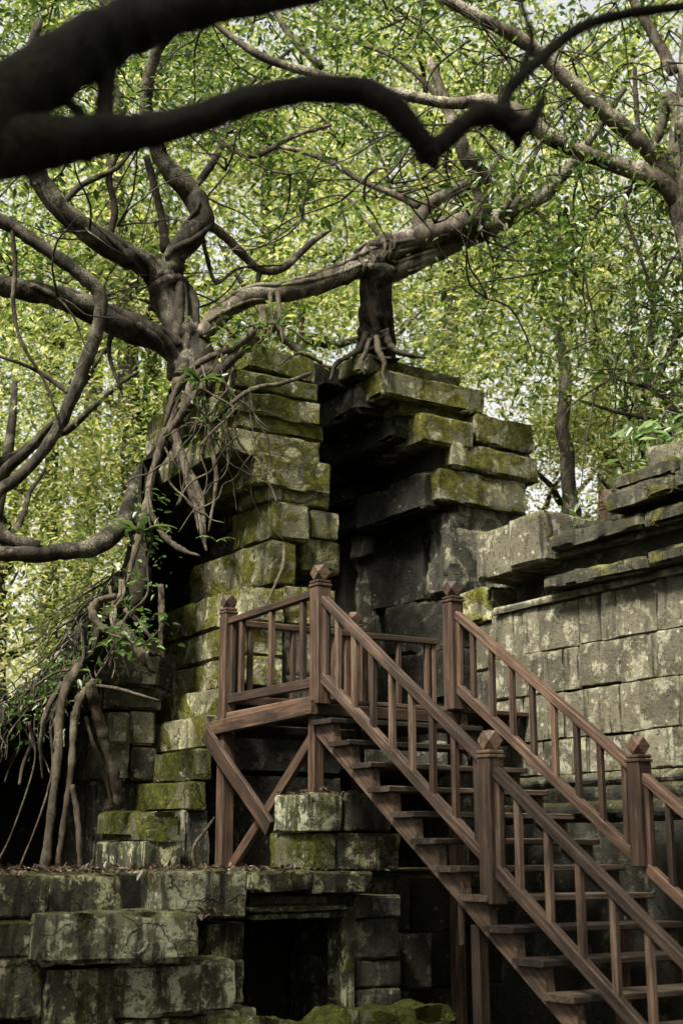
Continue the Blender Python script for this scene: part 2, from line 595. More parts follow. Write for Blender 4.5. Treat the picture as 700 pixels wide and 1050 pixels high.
def newel(u, v, z0, z1, mat=M_WOOD, s=0.125):
    """z1 = underside of the neck; finial above"""
    p = beam('newel_post', g(u, v, z0), g(u, v, z1), s, s, V, mat, stair, wob=0.003)
    for k, (zz, ww) in enumerate(((0.012, s + 0.016), (0.042, s + 0.004))):
        beam('neck_ring', g(u, v, z1 + zz - 0.012), g(u, v, z1 + zz + 0.012), ww, ww, V, mat, p, wob=0, bev=0.005, seg=1)
    zb = z1 + 0.055
    # a cube with its corners cut back to the middles of its edges
    a = s * 0.475
    h = a * 2.05
    vs = [(-a, -a, h / 2), (a, -a, h / 2), (a, a, h / 2), (-a, a, h / 2), (0, -a, 0), (a, 0, 0), (0, a, 0), (-a, 0, 0),
          (0, -a, h), (a, 0, h), (0, a, h), (-a, 0, h), (0, 0, h * 1.07)]
    fs = [(7, 6, 5, 4)]
    for k in range(4):
        k2 = (k + 1) % 4
        e0, e1 = 4 + k, 4 + (k + 3) % 4      # bottom edge middles beside corner k
        fs += [(e1, e0, k), (k, 8 + k, 8 + (k + 3) % 4), (4 + k, k2, 8 + k, k), (8 + k, 8 + k2, 12)]
    b = g(u, v, zb)
    mesh_obj('finial', vs, fs, mat, p, Matrix.Translation(b) @ Matrix.Rotation(YAW, 4, 'Z'))
    return p


HN = 0.94
A, Bp, Cp, Dp = (0, -1.65), (0, 0), (1.43, -1.65), (1.414, 0)
newel(0, -1.65, 1.46, FL + HN, M_WOOD_RED)
newel(0, 0, FL - 0.06, FL + HN, M_WOOD_RED, 0.135)
newel(*Cp, FL - 0.05, FL + HN - 0.03, M_WOOD_RED)
newel(*Dp, FL - 0.03, FL + HN, M_WOOD_RED, 0.14)
newel(0.0, 2.247, zs(2.247) - 0.02 - RISE * 0.2, zs(2.247) + HN - 0.02, M_WOOD, 0.135)
newel(W, 2.247, zs(2.247) + 0.18, zs(2.247) + HN, M_WOOD_RED, 0.135)
newel(0.0, 4.16, 0.0, zs(4.16) + HN, M_WOOD, 0.135)
newel(W, 4.16, 0.0, zs(4.16) + HN, M_WOOD, 0.135)

# railings of the flight
for u, mat in ((0.0, M_WOOD), (W, M_WOOD_RED)):
    for v0, v1 in ((0.06, 2.19), (2.30, 4.10)):
        beam('handrail', g(u, v0, zs(v0) + 0.865), g(u, v1, zs(v1) + 0.865), 0.075, 0.07, Z, mat, stair, wob=0.006)
        beam('bottom_rail', g(u, v0, zs(v0) + 0.205), g(u, v1, zs(v1) + 0.205), 0.06, 0.085, Z, mat, stair, wob=0.006)
        n = int(round((v1 - v0) / RUN))
        stn = [v0 + 0.03] + [v0 + 0.13 + (v1 - v0 - 0.05) * (k + 0.35) / n for k in range(n)]
        for v in stn:
            if v < v1 - 0.04:
                beam('baluster', g(u, v, zs(v) + 0.19), g(u, v, zs(v) + 0.85), 0.048, 0.05, V, mat, stair, wob=0.004)

# treads and stringers
for k in range(1, NST + 1):
    v = k * RUN
    z = FL - k * RISE
    du = random.uniform(-0.015, 0.015)
    beam('tread', g(-0.085 + du, v - 0.13, z - 0.022), g(W + 0.085 + du, v - 0.13, z - 0.022), 0.315, 0.044, Z, M_TREAD, stair, wob=0.006)
for u in (0.0, W):
    prof = [(0.0, FL - 0.24)]
    top = []
    for k in range(1, NST + 1):
        z = FL - k * RISE - 0.046
        top += [((k - 1) * RUN + 0.0, z), (k * RUN - 0.02, z)]
    top += [(NST * RUN, 0.0)]
    slope = RISE / RUN
    lowline = lambda v: 2.33 - (v - 0.33) * slope * 0.985
    bot = [((2.33 / slope / 0.985) + 0.33, 0.0), (0.0, lowline(0.0))]
    prof = [(0.0, FL - RISE - 0.046)] + top[1:] + bot
    t = 0.035
    n = len(prof)
    vs = [g(u - t, a, b) for a, b in prof] + [g(u + t, a, b) for a, b in prof]
    fs = [tuple(range(n)), tuple(range(n, 2 * n))[::-1]] + [(i, i + n, (i + 1) % n + n, (i + 1) % n) for i in range(n)]
    # own frame, long axis down the slope, so that the grain follows the plank
    x = (V - Z * slope).normalized()
    y = U
    zz = x.cross(y)
    c = g(u, 2, FL - 2 * slope)
    Mx = Matrix(((x.x, y.x, zz.x, c.x), (x.y, y.y, zz.y, c.y), (x.z, y.z, zz.z, c.z), (0, 0, 0, 1)))
    inv = Mx.inverted()
    mesh_obj('stringer', [inv @ p for p in vs], fs, M_WOOD, stair, Mx)
# struts under the flight
for u in (0.05, W - 0.05):
    beam('support_post', g(u, 2.02, 0.0), g(u, 2.02, 1.12), 0.09, 0.09, V, M_WOOD, stair)
beam('cross_tie', g(0.02, 1.86, 0.98), g(0.02, 1.86, 1.30), 0.035, 0.05, V, M_WOOD, stair)

# landing: boards, rim beams, posts and braces
nb = 11
for k in range(nb):
    v = -1.72 + (k + 0.5) * 1.70 / nb
    beam('deck_board', g(0.02, v, FL - 0.022), g(2.35, v, FL - 0.022 + random.uniform(-.002, .002)), 1.70 / nb - 0.008, 0.04, Z, M_WOOD_RED, stair, wob=0.003)
beam('rim_board', g(-0.01, -1.72, FL - 0.035), g(-0.01, -0.07, FL - 0.015), 0.05, 0.07, Z, M_WOOD_RED, stair)
beam('rim_board', g(-0.02, -0.012, FL - 0.10), g(W + 0.1, -0.012, FL - 0.10), 0.05, 0.10, Z, M_WOOD_RED, stair)
beam('side_beam', g(-0.07, -1.86, 2.725), g(-0.07, 0.03, 2.785), 0.07, 0.125, Z, M_WOOD_RED, stair, wob=0.01)
beam('side_beam', g(1.5, -1.86, 2.74), g(1.5, 0.03, 2.74), 0.07, 0.125, Z, M_WOOD_RED, stair, wob=0.01)
beam('side_beam', g(-0.02, -1.78, 2.725), g(2.3, -1.78, 2.735), 0.07, 0.125, Z, M_WOOD_RED, stair, wob=0.01)
for v in (-1.18, -0.68):
    beam('packing_block', g(-0.02, v, 2.76), g(-0.02, v, FL - 0.04), 0.045, 0.05, V, M_WOOD_RED, stair)
for u, v, z0 in ((0.0, -0.06, 2.07), (1.45, -1.62, 0.0), (1.45, -0.06, 0.0)):
    beam('support_post', g(u, v, z0), g(u, v, FL - 0.12), 0.10, 0.10, V, M_WOOD_RED, stair)
beam('brace', g(-0.12, -1.82, 2.69), g(-0.12, -0.60, 1.80), 0.045, 0.15, Z, M_WOOD_RED, stair, wob=0.01)
beam('brace', g(0.0, -0.06, 2.58), g(0.0, -1.55, 1.44), 0.05, 0.105, Z, M_WOOD_RED, stair, wob=0.01)


def level_rail(u0, v0, u1, v1, n, mat, a=0.0):
    P, Q = Vector((u0, v0, 0)), Vector((u1, v1, 0))
    d = (Q - P).normalized()
    P2, Q2 = P + d * 0.05, Q - d * 0.05
    G = lambda p, z: g(p.x, p.y, z)
    beam('handrail', G(P2, FL + 0.865), G(Q2, FL + 0.865 + a), 0.075, 0.062, Z, mat, stair, wob=0.006)
    beam('bottom_rail', G(P2, FL + 0.13), G(Q2, FL + 0.13), 0.055, 0.085, Z, mat, stair, wob=0.006)
    up = V if abs(d.y) < 0.5 else U
    for k in range(n):
        p = P.lerp(Q, (k + 0.5) / n)
        beam('baluster', G(p, FL + 0.15), G(p, FL + 0.85), 0.052, 0.05, up, mat, stair, wob=0.004)
    for p in (P + d * 0.095, Q - d * 0.095):
        beam('baluster', G(p, FL + 0.15), G(p, FL + 0.85), 0.05, 0.048, up, mat, stair, wob=0.004)


level_rail(0, -1.65, 0, 0, 3, M_WOOD_RED, 0.03)
level_rail(0, -1.65, 1.43, -1.65, 3, M_WOOD_RED)
level_rail(1.43, -1.65, 2.5, -1.65, 3, M_WOOD_RED)

# ================================================================== LEFT PIER
pierL = thing('gateway_pier', g(0.9, -3.2, 0), 'tall mossy stone pier left of the dark doorway, fig trunk on top', 'stone pier')
S = 'stone_block'
RO = dict(r=0.02, amp=0.013)
vL = -2.4
rows = [  # xl, xc, xr, yt, yb
    (195, 277, 304, 552, 598), (238, 278, 318, 512, 551), (243, 272, 338, 495, 513),
    (232, 262, 338, 462, 496), (222, 232, 329, 437, 463), (226, 240, 331, 420, 438), (222, 236, 330, 396, 421),
    (228, 243, 328, 377, 397), (240, 255, 322, 352, 378)]
for i, (xl, xc, xr, yt, yb) in enumerate(rows):
    m = M_MOSSY if i < 7 else M_MOSS
    vblock(S, xc, xr, yt, yb, vL - 0.02 * (i % 3), m, pierL, xl=xl if i < 3 else None, depth=2.1, r=0.024, amp=0.016)
vblock(S, 311, 351, 550, 585, vL - 0.1, M_MOSSY, pierL, depth=1.2, r=0.06, amp=0.016)
vblock(S, 319, 348, 522, 551, vL - 0.06, M_MOSSY, pierL, depth=1.2, **RO)
# lower courses
for xl, xc, xr, yt, yb, v in [(165, 247, 292, 601, 637, -2.15), (168, 246, 292, 638, 671, -2.2), (161, 246, 290, 671, 702, -2.12), (164, 226, 240, 703, 733, -2.14)]:
    vblock(S, xc, xr, yt, yb, v, M_MOSSY, pierL, xl=xl, **RO)
vblock(S, 294, 345, 600, 640, -2.2, M_MOSSY, pierL, depth=1.0, **RO)
vblock(S, 292, 345, 641, 690, -2.25, M_LICHEN, pierL, depth=1.0, **RO)
vblock(S, 214, 350, 792, 896, -2.4, M_BLACK, pierL, depth=1.0, **RO)  # black fill stones: the shade behind the braces is in their colour
vblock(S, 222, 350, 738, 791, -2.38, M_BLACK, pierL, depth=1.0, **RO)
vblock(S, 292, 345, 691, 737, -2.25, M_DARK, pierL, depth=1.0, **RO)
for xl, xc, xr, yt, yb, v in [(158, 213, 226, 732, 767, -2.05), (158, 203, 218, 767, 800, -2.0)]:
    vblock(S, xc, xr, yt, yb, v, M_MOSS if yt > 740 else M_MOSSY, pierL, xl=xl, **RO)
vblock(S, 192, 212, 799, 830, -1.95, M_MOSS, pierL, xl=122, **RO)
vblock(S, 190, 214, 830, 894, -1.98, M_DARK, pierL, xl=125, **RO)
vblock(S, 150, 189, 829, 862, -1.6, M_MOSS, pierL, xl=98, r=0.1, amp=0.02)
vblock(S, 148, 187, 862, 896, -1.62, M_TERRACE, pierL, xl=99, **RO)
# weathered inner mass behind the courses, recess shade put into its colour
ubox('rubble_core', 1.15, 1.62, -5.0, -3.0, 1.2, 6.5, M_DARK, pierL, r=0.15, amp=0.09, cell=0.16)
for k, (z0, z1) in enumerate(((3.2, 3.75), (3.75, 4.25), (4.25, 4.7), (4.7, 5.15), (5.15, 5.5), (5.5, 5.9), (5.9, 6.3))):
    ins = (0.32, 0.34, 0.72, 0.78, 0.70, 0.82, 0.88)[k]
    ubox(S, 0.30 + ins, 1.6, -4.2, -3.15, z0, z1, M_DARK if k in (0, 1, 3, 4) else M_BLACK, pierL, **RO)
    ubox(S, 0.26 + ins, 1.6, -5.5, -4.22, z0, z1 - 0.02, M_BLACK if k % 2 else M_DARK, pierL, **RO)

# ================================================================== RIGHT PIER
pierR = thing('gateway_pier', g(3.9, -3.2, 0), 'taller right stone pier of jutting slabs, carrying a twisted root stump', 'stone pier')
vR = -2.6
prow = [  # xc, xr, yt, yb, v, mat, depth
    (465, 539, 512, 541, vR - 0.10, M_LICHEN, 2.2), (448, 540, 478, 513, vR, M_MOSSY, 1.0),
    (462, 552, 452, 479, vR + 0.02, M_MOSSY, 1.0), (486, 545, 423, 453, vR, M_MOSSY, 1.2), (432, 486, 422, 452, vR + 0.04, M_MOSSY, 1.2),
    (405, 503, 404, 424, vR - 0.15, M_MOSSY, 2.0), (393, 497, 378, 405, vR, M_MOSSY, 1.6), (366, 470, 361, 381, vR - 0.2, M_MOSS, 2.0)]
for xc, xr, yt, yb, v, m, d in prow:
    vblock(S, xc, xr, yt, yb, v, m, pierR, depth=d, r=0.032, amp=0.022)
for yt, yb in ((541, 566), (566, 592), (592, 640)):
    vblock(S, 470, 510, yt, yb, vR - 0.05, M_LICHEN, pierR, depth=1.2, **RO)
# inner jamb: ragged slabs stepping back into the passage
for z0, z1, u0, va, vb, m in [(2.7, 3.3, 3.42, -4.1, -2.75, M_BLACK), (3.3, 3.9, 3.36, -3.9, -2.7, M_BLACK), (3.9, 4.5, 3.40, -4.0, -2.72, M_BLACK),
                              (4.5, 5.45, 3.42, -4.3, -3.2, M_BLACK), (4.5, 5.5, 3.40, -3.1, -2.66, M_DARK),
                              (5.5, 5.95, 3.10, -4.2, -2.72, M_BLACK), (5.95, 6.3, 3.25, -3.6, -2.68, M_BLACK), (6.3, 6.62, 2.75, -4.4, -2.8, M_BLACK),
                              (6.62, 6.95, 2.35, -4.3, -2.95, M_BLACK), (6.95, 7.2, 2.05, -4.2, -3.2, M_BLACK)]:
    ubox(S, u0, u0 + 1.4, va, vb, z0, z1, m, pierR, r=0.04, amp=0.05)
ubox('rubble_core', 3.6, 4.5, -5.0, -3.0, 1.2, 6.9, M_DARK, pierR, r=0.15, amp=0.08, cell=0.16)
ubox('threshold', 1.5, 3.5, -5, -2.5, 2.45, 2.80, M_DARK, pierR, **RO)

# vaulted passage behind the doorway
hall = thing('vaulted_gallery', g(2.6, -5.8, 0), 'dark roofed stone gallery running back behind the doorway', 'gallery')
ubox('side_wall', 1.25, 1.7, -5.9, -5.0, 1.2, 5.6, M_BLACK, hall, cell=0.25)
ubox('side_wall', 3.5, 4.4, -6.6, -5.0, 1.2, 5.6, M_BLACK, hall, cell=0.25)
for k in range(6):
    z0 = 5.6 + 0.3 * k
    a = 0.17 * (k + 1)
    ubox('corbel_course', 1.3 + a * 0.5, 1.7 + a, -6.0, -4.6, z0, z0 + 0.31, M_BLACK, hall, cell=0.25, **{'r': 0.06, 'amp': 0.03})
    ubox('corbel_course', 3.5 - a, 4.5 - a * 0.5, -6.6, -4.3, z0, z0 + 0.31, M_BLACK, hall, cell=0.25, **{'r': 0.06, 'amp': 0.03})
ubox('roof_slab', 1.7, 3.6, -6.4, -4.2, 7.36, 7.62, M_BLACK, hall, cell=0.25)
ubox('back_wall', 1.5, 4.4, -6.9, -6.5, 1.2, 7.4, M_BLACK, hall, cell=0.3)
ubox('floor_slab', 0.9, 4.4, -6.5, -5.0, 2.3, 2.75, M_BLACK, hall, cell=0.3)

# ================================================================== RIGHT WALL
wall = thing('gallery_wall', g(2.9, 1.5, 0), 'grey lichen spotted ashlar wall with moulded cornice right of the stairs', 'stone wall')
UW = 2.3
cz = [3.84, 3.41, 3.02, 2.60, 2.28]
cuts = [[-0.55, -0.22, 0.15, 0.68, 0.98, 1.17, 1.66, 2.25, 2.9, 3.6, 4.4],
        [-0.55, 0.02, 0.17, 0.46, 0.66, 1.18, 1.62, 2.2, 2.8, 3.5, 4.4],
        [-0.55, -0.1, 0.45, 1.16, 1.40, 1.85, 2.5, 3.2, 3.8, 4.4],
        [-0.55, 0.15, 0.75, 1.3, 1.75, 2.4, 3.1, 3.8, 4.4]]
for c in range(4):
    for a, b in zip(cuts[c][:-1], cuts[c][1:]):
        ubox('wall_block', UW + random.uniform(-0.007, 0.007), UW + 0.6, a + 0.003, b - 0.003, cz[c + 1] + 0.003, cz[c] - 0.003, M_LICHEN, wall, r=0.013, amp=0.009, cell=0.06)
ubox('rubble_core', UW + 0.3, UW + 0.95, -0.9, 4.4, 0.0, 4.3, M_DARK, wall, cell=0.3)


def moulding(name, prof, v0, v1, mat, amp=0.02, seed=0.0):
    """prof: (u, z) outline, swept along V with worn edges"""
    n = max(4, int((v1 - v0) / 0.045))
    m = len(prof)
    verts, faces = [], []
    for i in range(n + 1):
        v = v0 + (v1 - v0) * i / n
        for k, (u, z) in enumerate(prof):
            q = Vector((u * 3 + seed, v * 3, z * 3))
            e = amp * (noise.noise(q) + 0.8 * noise.noise(q * 3)) + amp * 1.6 * max(0, noise.noise(Vector((v * 2.3 + seed * 5, z * 4, 3))) - 0.12)
            verts.append(g(u + e, v, z - abs(e) * 0.4 + 0.5 * amp * noise.noise(q * 1.7)))
    for i in range(n):
        for k in range(m):
            a, b = i * m + k, i * m + (k + 1) % m
            faces.append((a, a + m, b + m, b))
    faces.append(tuple(range(m)))
    faces.append(tuple(range(n * m, n * m + m))[::-1])
    c = g((prof[0][0]), (v0 + v1) / 2, prof[0][1])
    M = Matrix.Translation(c) @ Matrix.Rotation(YAW, 4, 'Z')
    inv = M.inverted()
    o = mesh_obj(name, [inv @ p for p in verts], faces, mat, wall, M, False)
    bm = bmesh.new()
    bm.from_mesh(o.data)
    bmesh.ops.recalc_face_normals(bm, faces=bm.faces)
    bm.to_mesh(o.data)
    bm.free()
    return o


def band(u0, z0, z1, n=6, bulge=0.03):
    p = [(UW + 0.9, z0)]
    for i in range(n + 1):
        t = i / n
        p.append((u0 - bulge * math.sin(math.pi * t), z0 + (z1 - z0) * t))
    p.append((UW + 0.9, z1))
    return p


E0 = 4.4


moulding('string_course', band(UW - 0.05, 3.845, 3.905, 3, 0.01), -0.45, E0, M_LICHEN, 0.008, 1)
rc = random.Random(12)


def course(name, u0, z0, z1, v0, mat, lo, hi, r=0.03, amp=0.02, drop=0.0):
    v = v0
    while v < E0:
        L = rc.uniform(lo, hi)
        du = rc.gauss(0, 0.010)
        if rc.random() > drop:
            ubox(name, u0 + du, UW + 0.7, v + 0.004, v + L - 0.004, z0 + rc.uniform(-.004, .004), z1 + rc.uniform(-.014, .008), mat, wall, r=r, amp=amp, cell=0.045, chip=1.2)
        v += L


course('cornice_roll', UW - 0.18, 3.912, 4.05, 0.42, M_CORNICE, 0.9, 1.8, 0.05, 0.014)
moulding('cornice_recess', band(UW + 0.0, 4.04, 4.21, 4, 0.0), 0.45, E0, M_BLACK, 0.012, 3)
course('cornice_fillet', UW - 0.09, 4.205, 4.262, 0.5, M_CORNICE, 0.5, 0.9, 0.012, 0.01)
course('cornice_cyma', UW - 0.19, 4.265, 4.405, 0.55, M_CORNICE, 0.9, 1.7, 0.035, 0.024)
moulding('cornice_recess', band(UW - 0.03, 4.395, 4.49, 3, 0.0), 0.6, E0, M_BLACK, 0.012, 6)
course('cornice_top', UW - 0.27, 4.465, 4.635, 1.36, M_CORNICE, 0.7, 1.3, 0.04, 0.03)
for a, b in ((1.43, 2.15), (2.16, 3.1)):
    ubox('coping_slab', UW - 0.22 + random.uniform(-.05, .05), UW + 0.9, a, b, 4.62, 4.72 + (0.06 if a > 1.4 else 0), M_CORNICE, wall, r=0.05, amp=0.03)
ubox('corner_block', UW - 0.22, UW + 0.55, 0.0, 0.50, 4.19, 4.67, M_LICHEN, wall, r=0.03, amp=0.012, chip=0.3, rot=(0, 0, 0.01))
ubox('corner_block', UW - 0.20, UW + 0.55, -0.52, -0.01, 4.17, 4.64, M_LICHEN, wall, r=0.03, amp=0.012, chip=0.3, rot=(0, 0, -0.01))
ubox('corner_block', UW - 0.02, UW + 0.55, -1.1, -0.52, 3.80, 4.15, M_MOSSY, wall, r=0.04, amp=0.02)
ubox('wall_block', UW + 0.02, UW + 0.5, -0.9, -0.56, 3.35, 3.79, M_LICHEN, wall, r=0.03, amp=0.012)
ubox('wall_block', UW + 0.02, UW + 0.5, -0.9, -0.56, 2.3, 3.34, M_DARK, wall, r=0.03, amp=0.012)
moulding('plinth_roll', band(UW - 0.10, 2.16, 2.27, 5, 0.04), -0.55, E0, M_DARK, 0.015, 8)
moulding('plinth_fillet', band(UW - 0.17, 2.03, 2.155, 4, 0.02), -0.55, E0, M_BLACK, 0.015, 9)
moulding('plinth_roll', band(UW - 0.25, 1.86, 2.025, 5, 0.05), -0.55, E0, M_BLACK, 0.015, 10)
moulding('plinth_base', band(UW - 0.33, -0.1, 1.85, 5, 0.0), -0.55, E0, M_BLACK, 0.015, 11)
tag(ubox('fallen_block', UW - 0.02, UW + 0.75, 1.62, 2.5, 4.76, 5.02, M_LICHEN, None, r=0.05, amp=0.03),
    'big grey squared block lying on the wall cornice beneath bright leaves', 'stone block')
# timber post of another railing, its finial showing over the wall
b = at(625, 517, 13.4)
po = thing('railing_post', Vector((b.x, b.y, 0)), 'wooden post with faceted finial rising behind the wall cornice', 'post')
q = Vector(uvz(b))
sv = stair
stair = po
newel(q.x, q.y, 0.0, b.z - 0.06, M_WOOD_RED, 0.15)
stair = sv

# ================================================================== TERRACE
terr = thing('stone_terrace', g(-0.8, 0.2, 0), 'dark lichen streaked temple base of big blocks with a framed opening', 'terrace')
TV = 0.6
vblock(S, 172, 255, 893, 944, TV, M_PALE, terr, depth=1.3, **RO)
vblock(S, 256, 322, 894, 916, TV - 0.14, M_TERRACE, terr, depth=2.5, **RO)
vblock(S, 322, 385, 892, 917, TV - 0.16, M_TERRACE, terr, depth=2.5, **RO)
# lintel and jambs of the opening
vblock('lintel', 254, 362, 917, 931, TV - 0.35, M_DARK, terr, depth=1.2, r=0.02, amp=0.006)
vblock('window_frame', 258, 356, 930, 936, TV - 0.22, M_TERRACE, terr, depth=0.25, r=0.008, amp=0.004)
vblock('window_frame', 259, 355, 936.5, 944, TV - 0.27, M_TERRACE, terr, depth=0.25, r=0.008, amp=0.004)
vblock('window_frame', 356, 364, 930, 1060, TV - 0.25, M_TERRACE, terr, depth=0.3, r=0.01, amp=0.006)
for yt, yb in ((917, 942), (942, 985), (985, 1015), (1015, 1062)):
    vblock(S, 365, 412, yt, yb, TV - 0.3 + random.uniform(-.03, .03), M_DARK, terr, depth=1.0, **RO)
for yt, yb in ((946, 986), (986, 1030), (1030, 1080)):
    vblock(S, 214, 250, yt, yb, TV - 0.2, M_TERRACE, terr, depth=1.0, **RO)
# stones under the landing
vblock(S, 317, 352, 812, 853, 0.12, M_PALE, terr, xl=280, **RO)
vblock(S, 353, 402, 812, 853, 0.10, M_DARK, terr, depth=0.8, **RO)  # stone darkened to carry the shade seen between the treads
vblock(S, 321, 345, 853, 893, 0.10, M_MOSS, terr, xl=277, **RO)
vblock(S, 345, 410, 853, 893, 0.08, M_TERRACE, terr, depth=0.8, **RO)
# front row
FV = 1.0
vblock(S, 44, 205, 938, 992, FV, M_PALE, terr, depth=0.8, r=0.03, amp=0.02)
cu, cv, cz_ = onv(140, 966, FV)
ring_c = [g(cu + 0.078 * math.cos(a * .449), FV - 0.004, cz_ + 0.078 * math.sin(a * .449)) for a in range(15)]
tube('carved_ring', ring_c, [0.017] * 15, M_PALE, terr, per=3, seg=8, rough=0.2)
vblock(S, 120, 241, 988, 1046, FV - 0.1, M_PALE, terr, depth=0.8, r=0.03, amp=0.022)
vblock(S, 50, 119, 994, 1060, FV - 0.14, M_TERRACE, terr, depth=0.8, **RO)
vblock(S, 214, 262, 1036, 1080, FV - 0.1, M_TERRACE, terr, depth=0.6, **RO)
vblock(S, 120, 213, 1046, 1100, FV - 0.12, M_TERRACE, terr, depth=0.6, **RO)
for xc, xr, yt, yb in ((-90, 50, 898, 945), (-80, 45, 945, 987), (-100, 44, 987, 1056), (55, 128, 897, 938)):
    vblock(S, xc, xr, yt, yb, FV - 0.2 if xc < 0 else FV - 0.35, M_TERRACE, terr, depth=1.4, **RO)
vblock(S, 129, 172, 906, 945, TV - 0.45, M_BLACK, terr, depth=1.4, **RO)  # shade of the gap put into a black stone
# body of the terrace behind its facing, and the wall under the stairs, its shade put into the stone colour
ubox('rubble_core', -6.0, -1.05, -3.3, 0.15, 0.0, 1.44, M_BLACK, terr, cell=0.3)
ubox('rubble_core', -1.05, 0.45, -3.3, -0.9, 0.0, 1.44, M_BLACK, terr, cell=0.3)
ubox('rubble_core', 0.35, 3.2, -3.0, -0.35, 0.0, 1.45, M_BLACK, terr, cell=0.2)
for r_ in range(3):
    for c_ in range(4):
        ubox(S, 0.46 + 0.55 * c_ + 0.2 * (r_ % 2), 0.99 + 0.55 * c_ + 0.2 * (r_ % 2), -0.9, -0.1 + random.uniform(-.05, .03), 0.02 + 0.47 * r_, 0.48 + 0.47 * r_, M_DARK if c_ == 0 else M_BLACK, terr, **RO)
ubox('mossy_slab', -0.75, 0.30, 0.9, 1.55, 0.1, 0.54, M_MOSS, terr, r=0.10, amp=0.05)
ubox('mossy_slab', -1.35, -0.9, 0.8, 1.35, 0.1, 0.50, M_MOSS, terr, r=0.1, amp=0.04)

# ================================================================== OLD SIDE WALL UNDER THE ROOTS
side = thing('carved_wall', g(-0.6, -3.6, 0), 'shaded old wall with carved pilaster behind the hanging roots', 'stone wall')
SV = -3.0
for xc, xr, yt, yb, dv, m in [(85, 116, 655, 680, 0.02, M_LICHEN), (117, 165, 655, 690, 0.0, M_LICHEN), (85, 165, 680, 700, 0.06, M_DARK), (105, 166, 701, 726, 0.0, M_DARK),
                              (112, 134, 728, 800, 0.05, M_LICHEN), (135, 160, 728, 765, 0.0, M_LICHEN), (135, 160, 765, 800, 0.0, M_DARK), (98, 150, 800, 892, -0.1, M_DARK)]:
    vblock(S, xc, xr, yt, yb, SV + dv, m, side, depth=0.8, r=0.03, amp=0.012)
vblock('carved_panel', 115, 131, 733, 762, SV + 0.10, M_LICHEN, side, depth=0.1, r=0.02, amp=0.008)
ubox('rubble_core', -0.55, 0.8, -4.3, -3.6, 1.2, 3.7, M_DARK, side, cell=0.25)
ubox('back_wall', -6.0, 0.4, -5.3, -4.9, 1.2, 2.75, M_BLACK, side, cell=0.3)

# rooty earth slope, a collapsed roof that overhangs a hollow
mound = thing('earth_mound', g(-2.0, -4.0, 2.6), 'dark root matted earth slope overhanging a hollow, left of the piers', 'earth mound')
crest = [(-160, 800), (-80, 765), (-30, 742), (10, 722), (45, 690), (75, 655), (100, 615), (125, 585), (136, 545), (147, 500), (153, 470)]
under = [(-160, 830), (-80, 800), (-30, 775), (10, 757), (45, 745), (75, 715), (92, 690), (110, 668), (135, 655), (142, 640), (150, 628), (156, 618)]
vs, fs = [], []
DV = (-2.7, -2.75, -3.2, -4.6, -5.4, -5.4)
for (cx, cy), (ux, uy) in zip(crest, under):
    pu, _, pz = onv(cx, cy, -3.2)
    qu, _, qz = onv(ux, uy, -2.7)
    b1, b2, b3 = onv(cx + 14, cy + 16, -4.4), onv(cx + 24, cy + 60, -5.4), onv(ux + 10, uy - 4, -5.4)
    ring = [(qu, -2.85, qz), (qu * 0.6 + pu * 0.4, -2.7, qz * 0.55 + pz * 0.45), (pu, -3.2, pz), (b1[0], -4.4, b1[2]), (b2[0], -5.4, b2[2]), (b3[0], -5.4, b3[2])]
    # refine the ring
    R2 = []
    for k in range(6):
        a, b_ = Vector(ring[k]), Vector(ring[(k + 1) % 6])
        for s_ in range(4):
            R2.append(a.lerp(b_, s_ / 4))
    vs.append(R2)
fine_rows = []
for i in range(len(vs) - 1):
    for s_ in range(6):
        fine_rows.append([a.lerp(b_, s_ / 6) for a, b_ in zip(vs[i], vs[i + 1])])
fine_rows.append(vs[-1])
V3, m_ = [], 24
for row in fine_rows:
    for p in row:
        q = Vector((p.x, p.y, p.z))
        n_ = Vector((noise.noise(q * 2.5), noise.noise(q * 2.5 + Vector((7, 0, 0))), noise.noise(q * 2.5 + Vector((0, 7, 0))))) * 0.14
        n_ += Vector((noise.noise(q * 7), noise.noise(q * 7 + Vector((7, 0, 0))), noise.noise(q * 7 + Vector((0, 7, 0))))) * 0.05
        p = p + n_
        V3.append(g(p.x, p.y, p.z))
for i in range(len(fine_rows) - 1):
    for k in range(m_):
        a, b_ = i * m_ + k, i * m_ + (k + 1) % m_
        fs.append((a, b_, b_ + m_, a + m_))
fs.append(tuple(range(m_)))
fs.append(tuple(range((len(fine_rows) - 1) * m_, len(fine_rows) * m_)))
mesh_obj('earth', V3, fs, M_MOUND, mound, None, True)

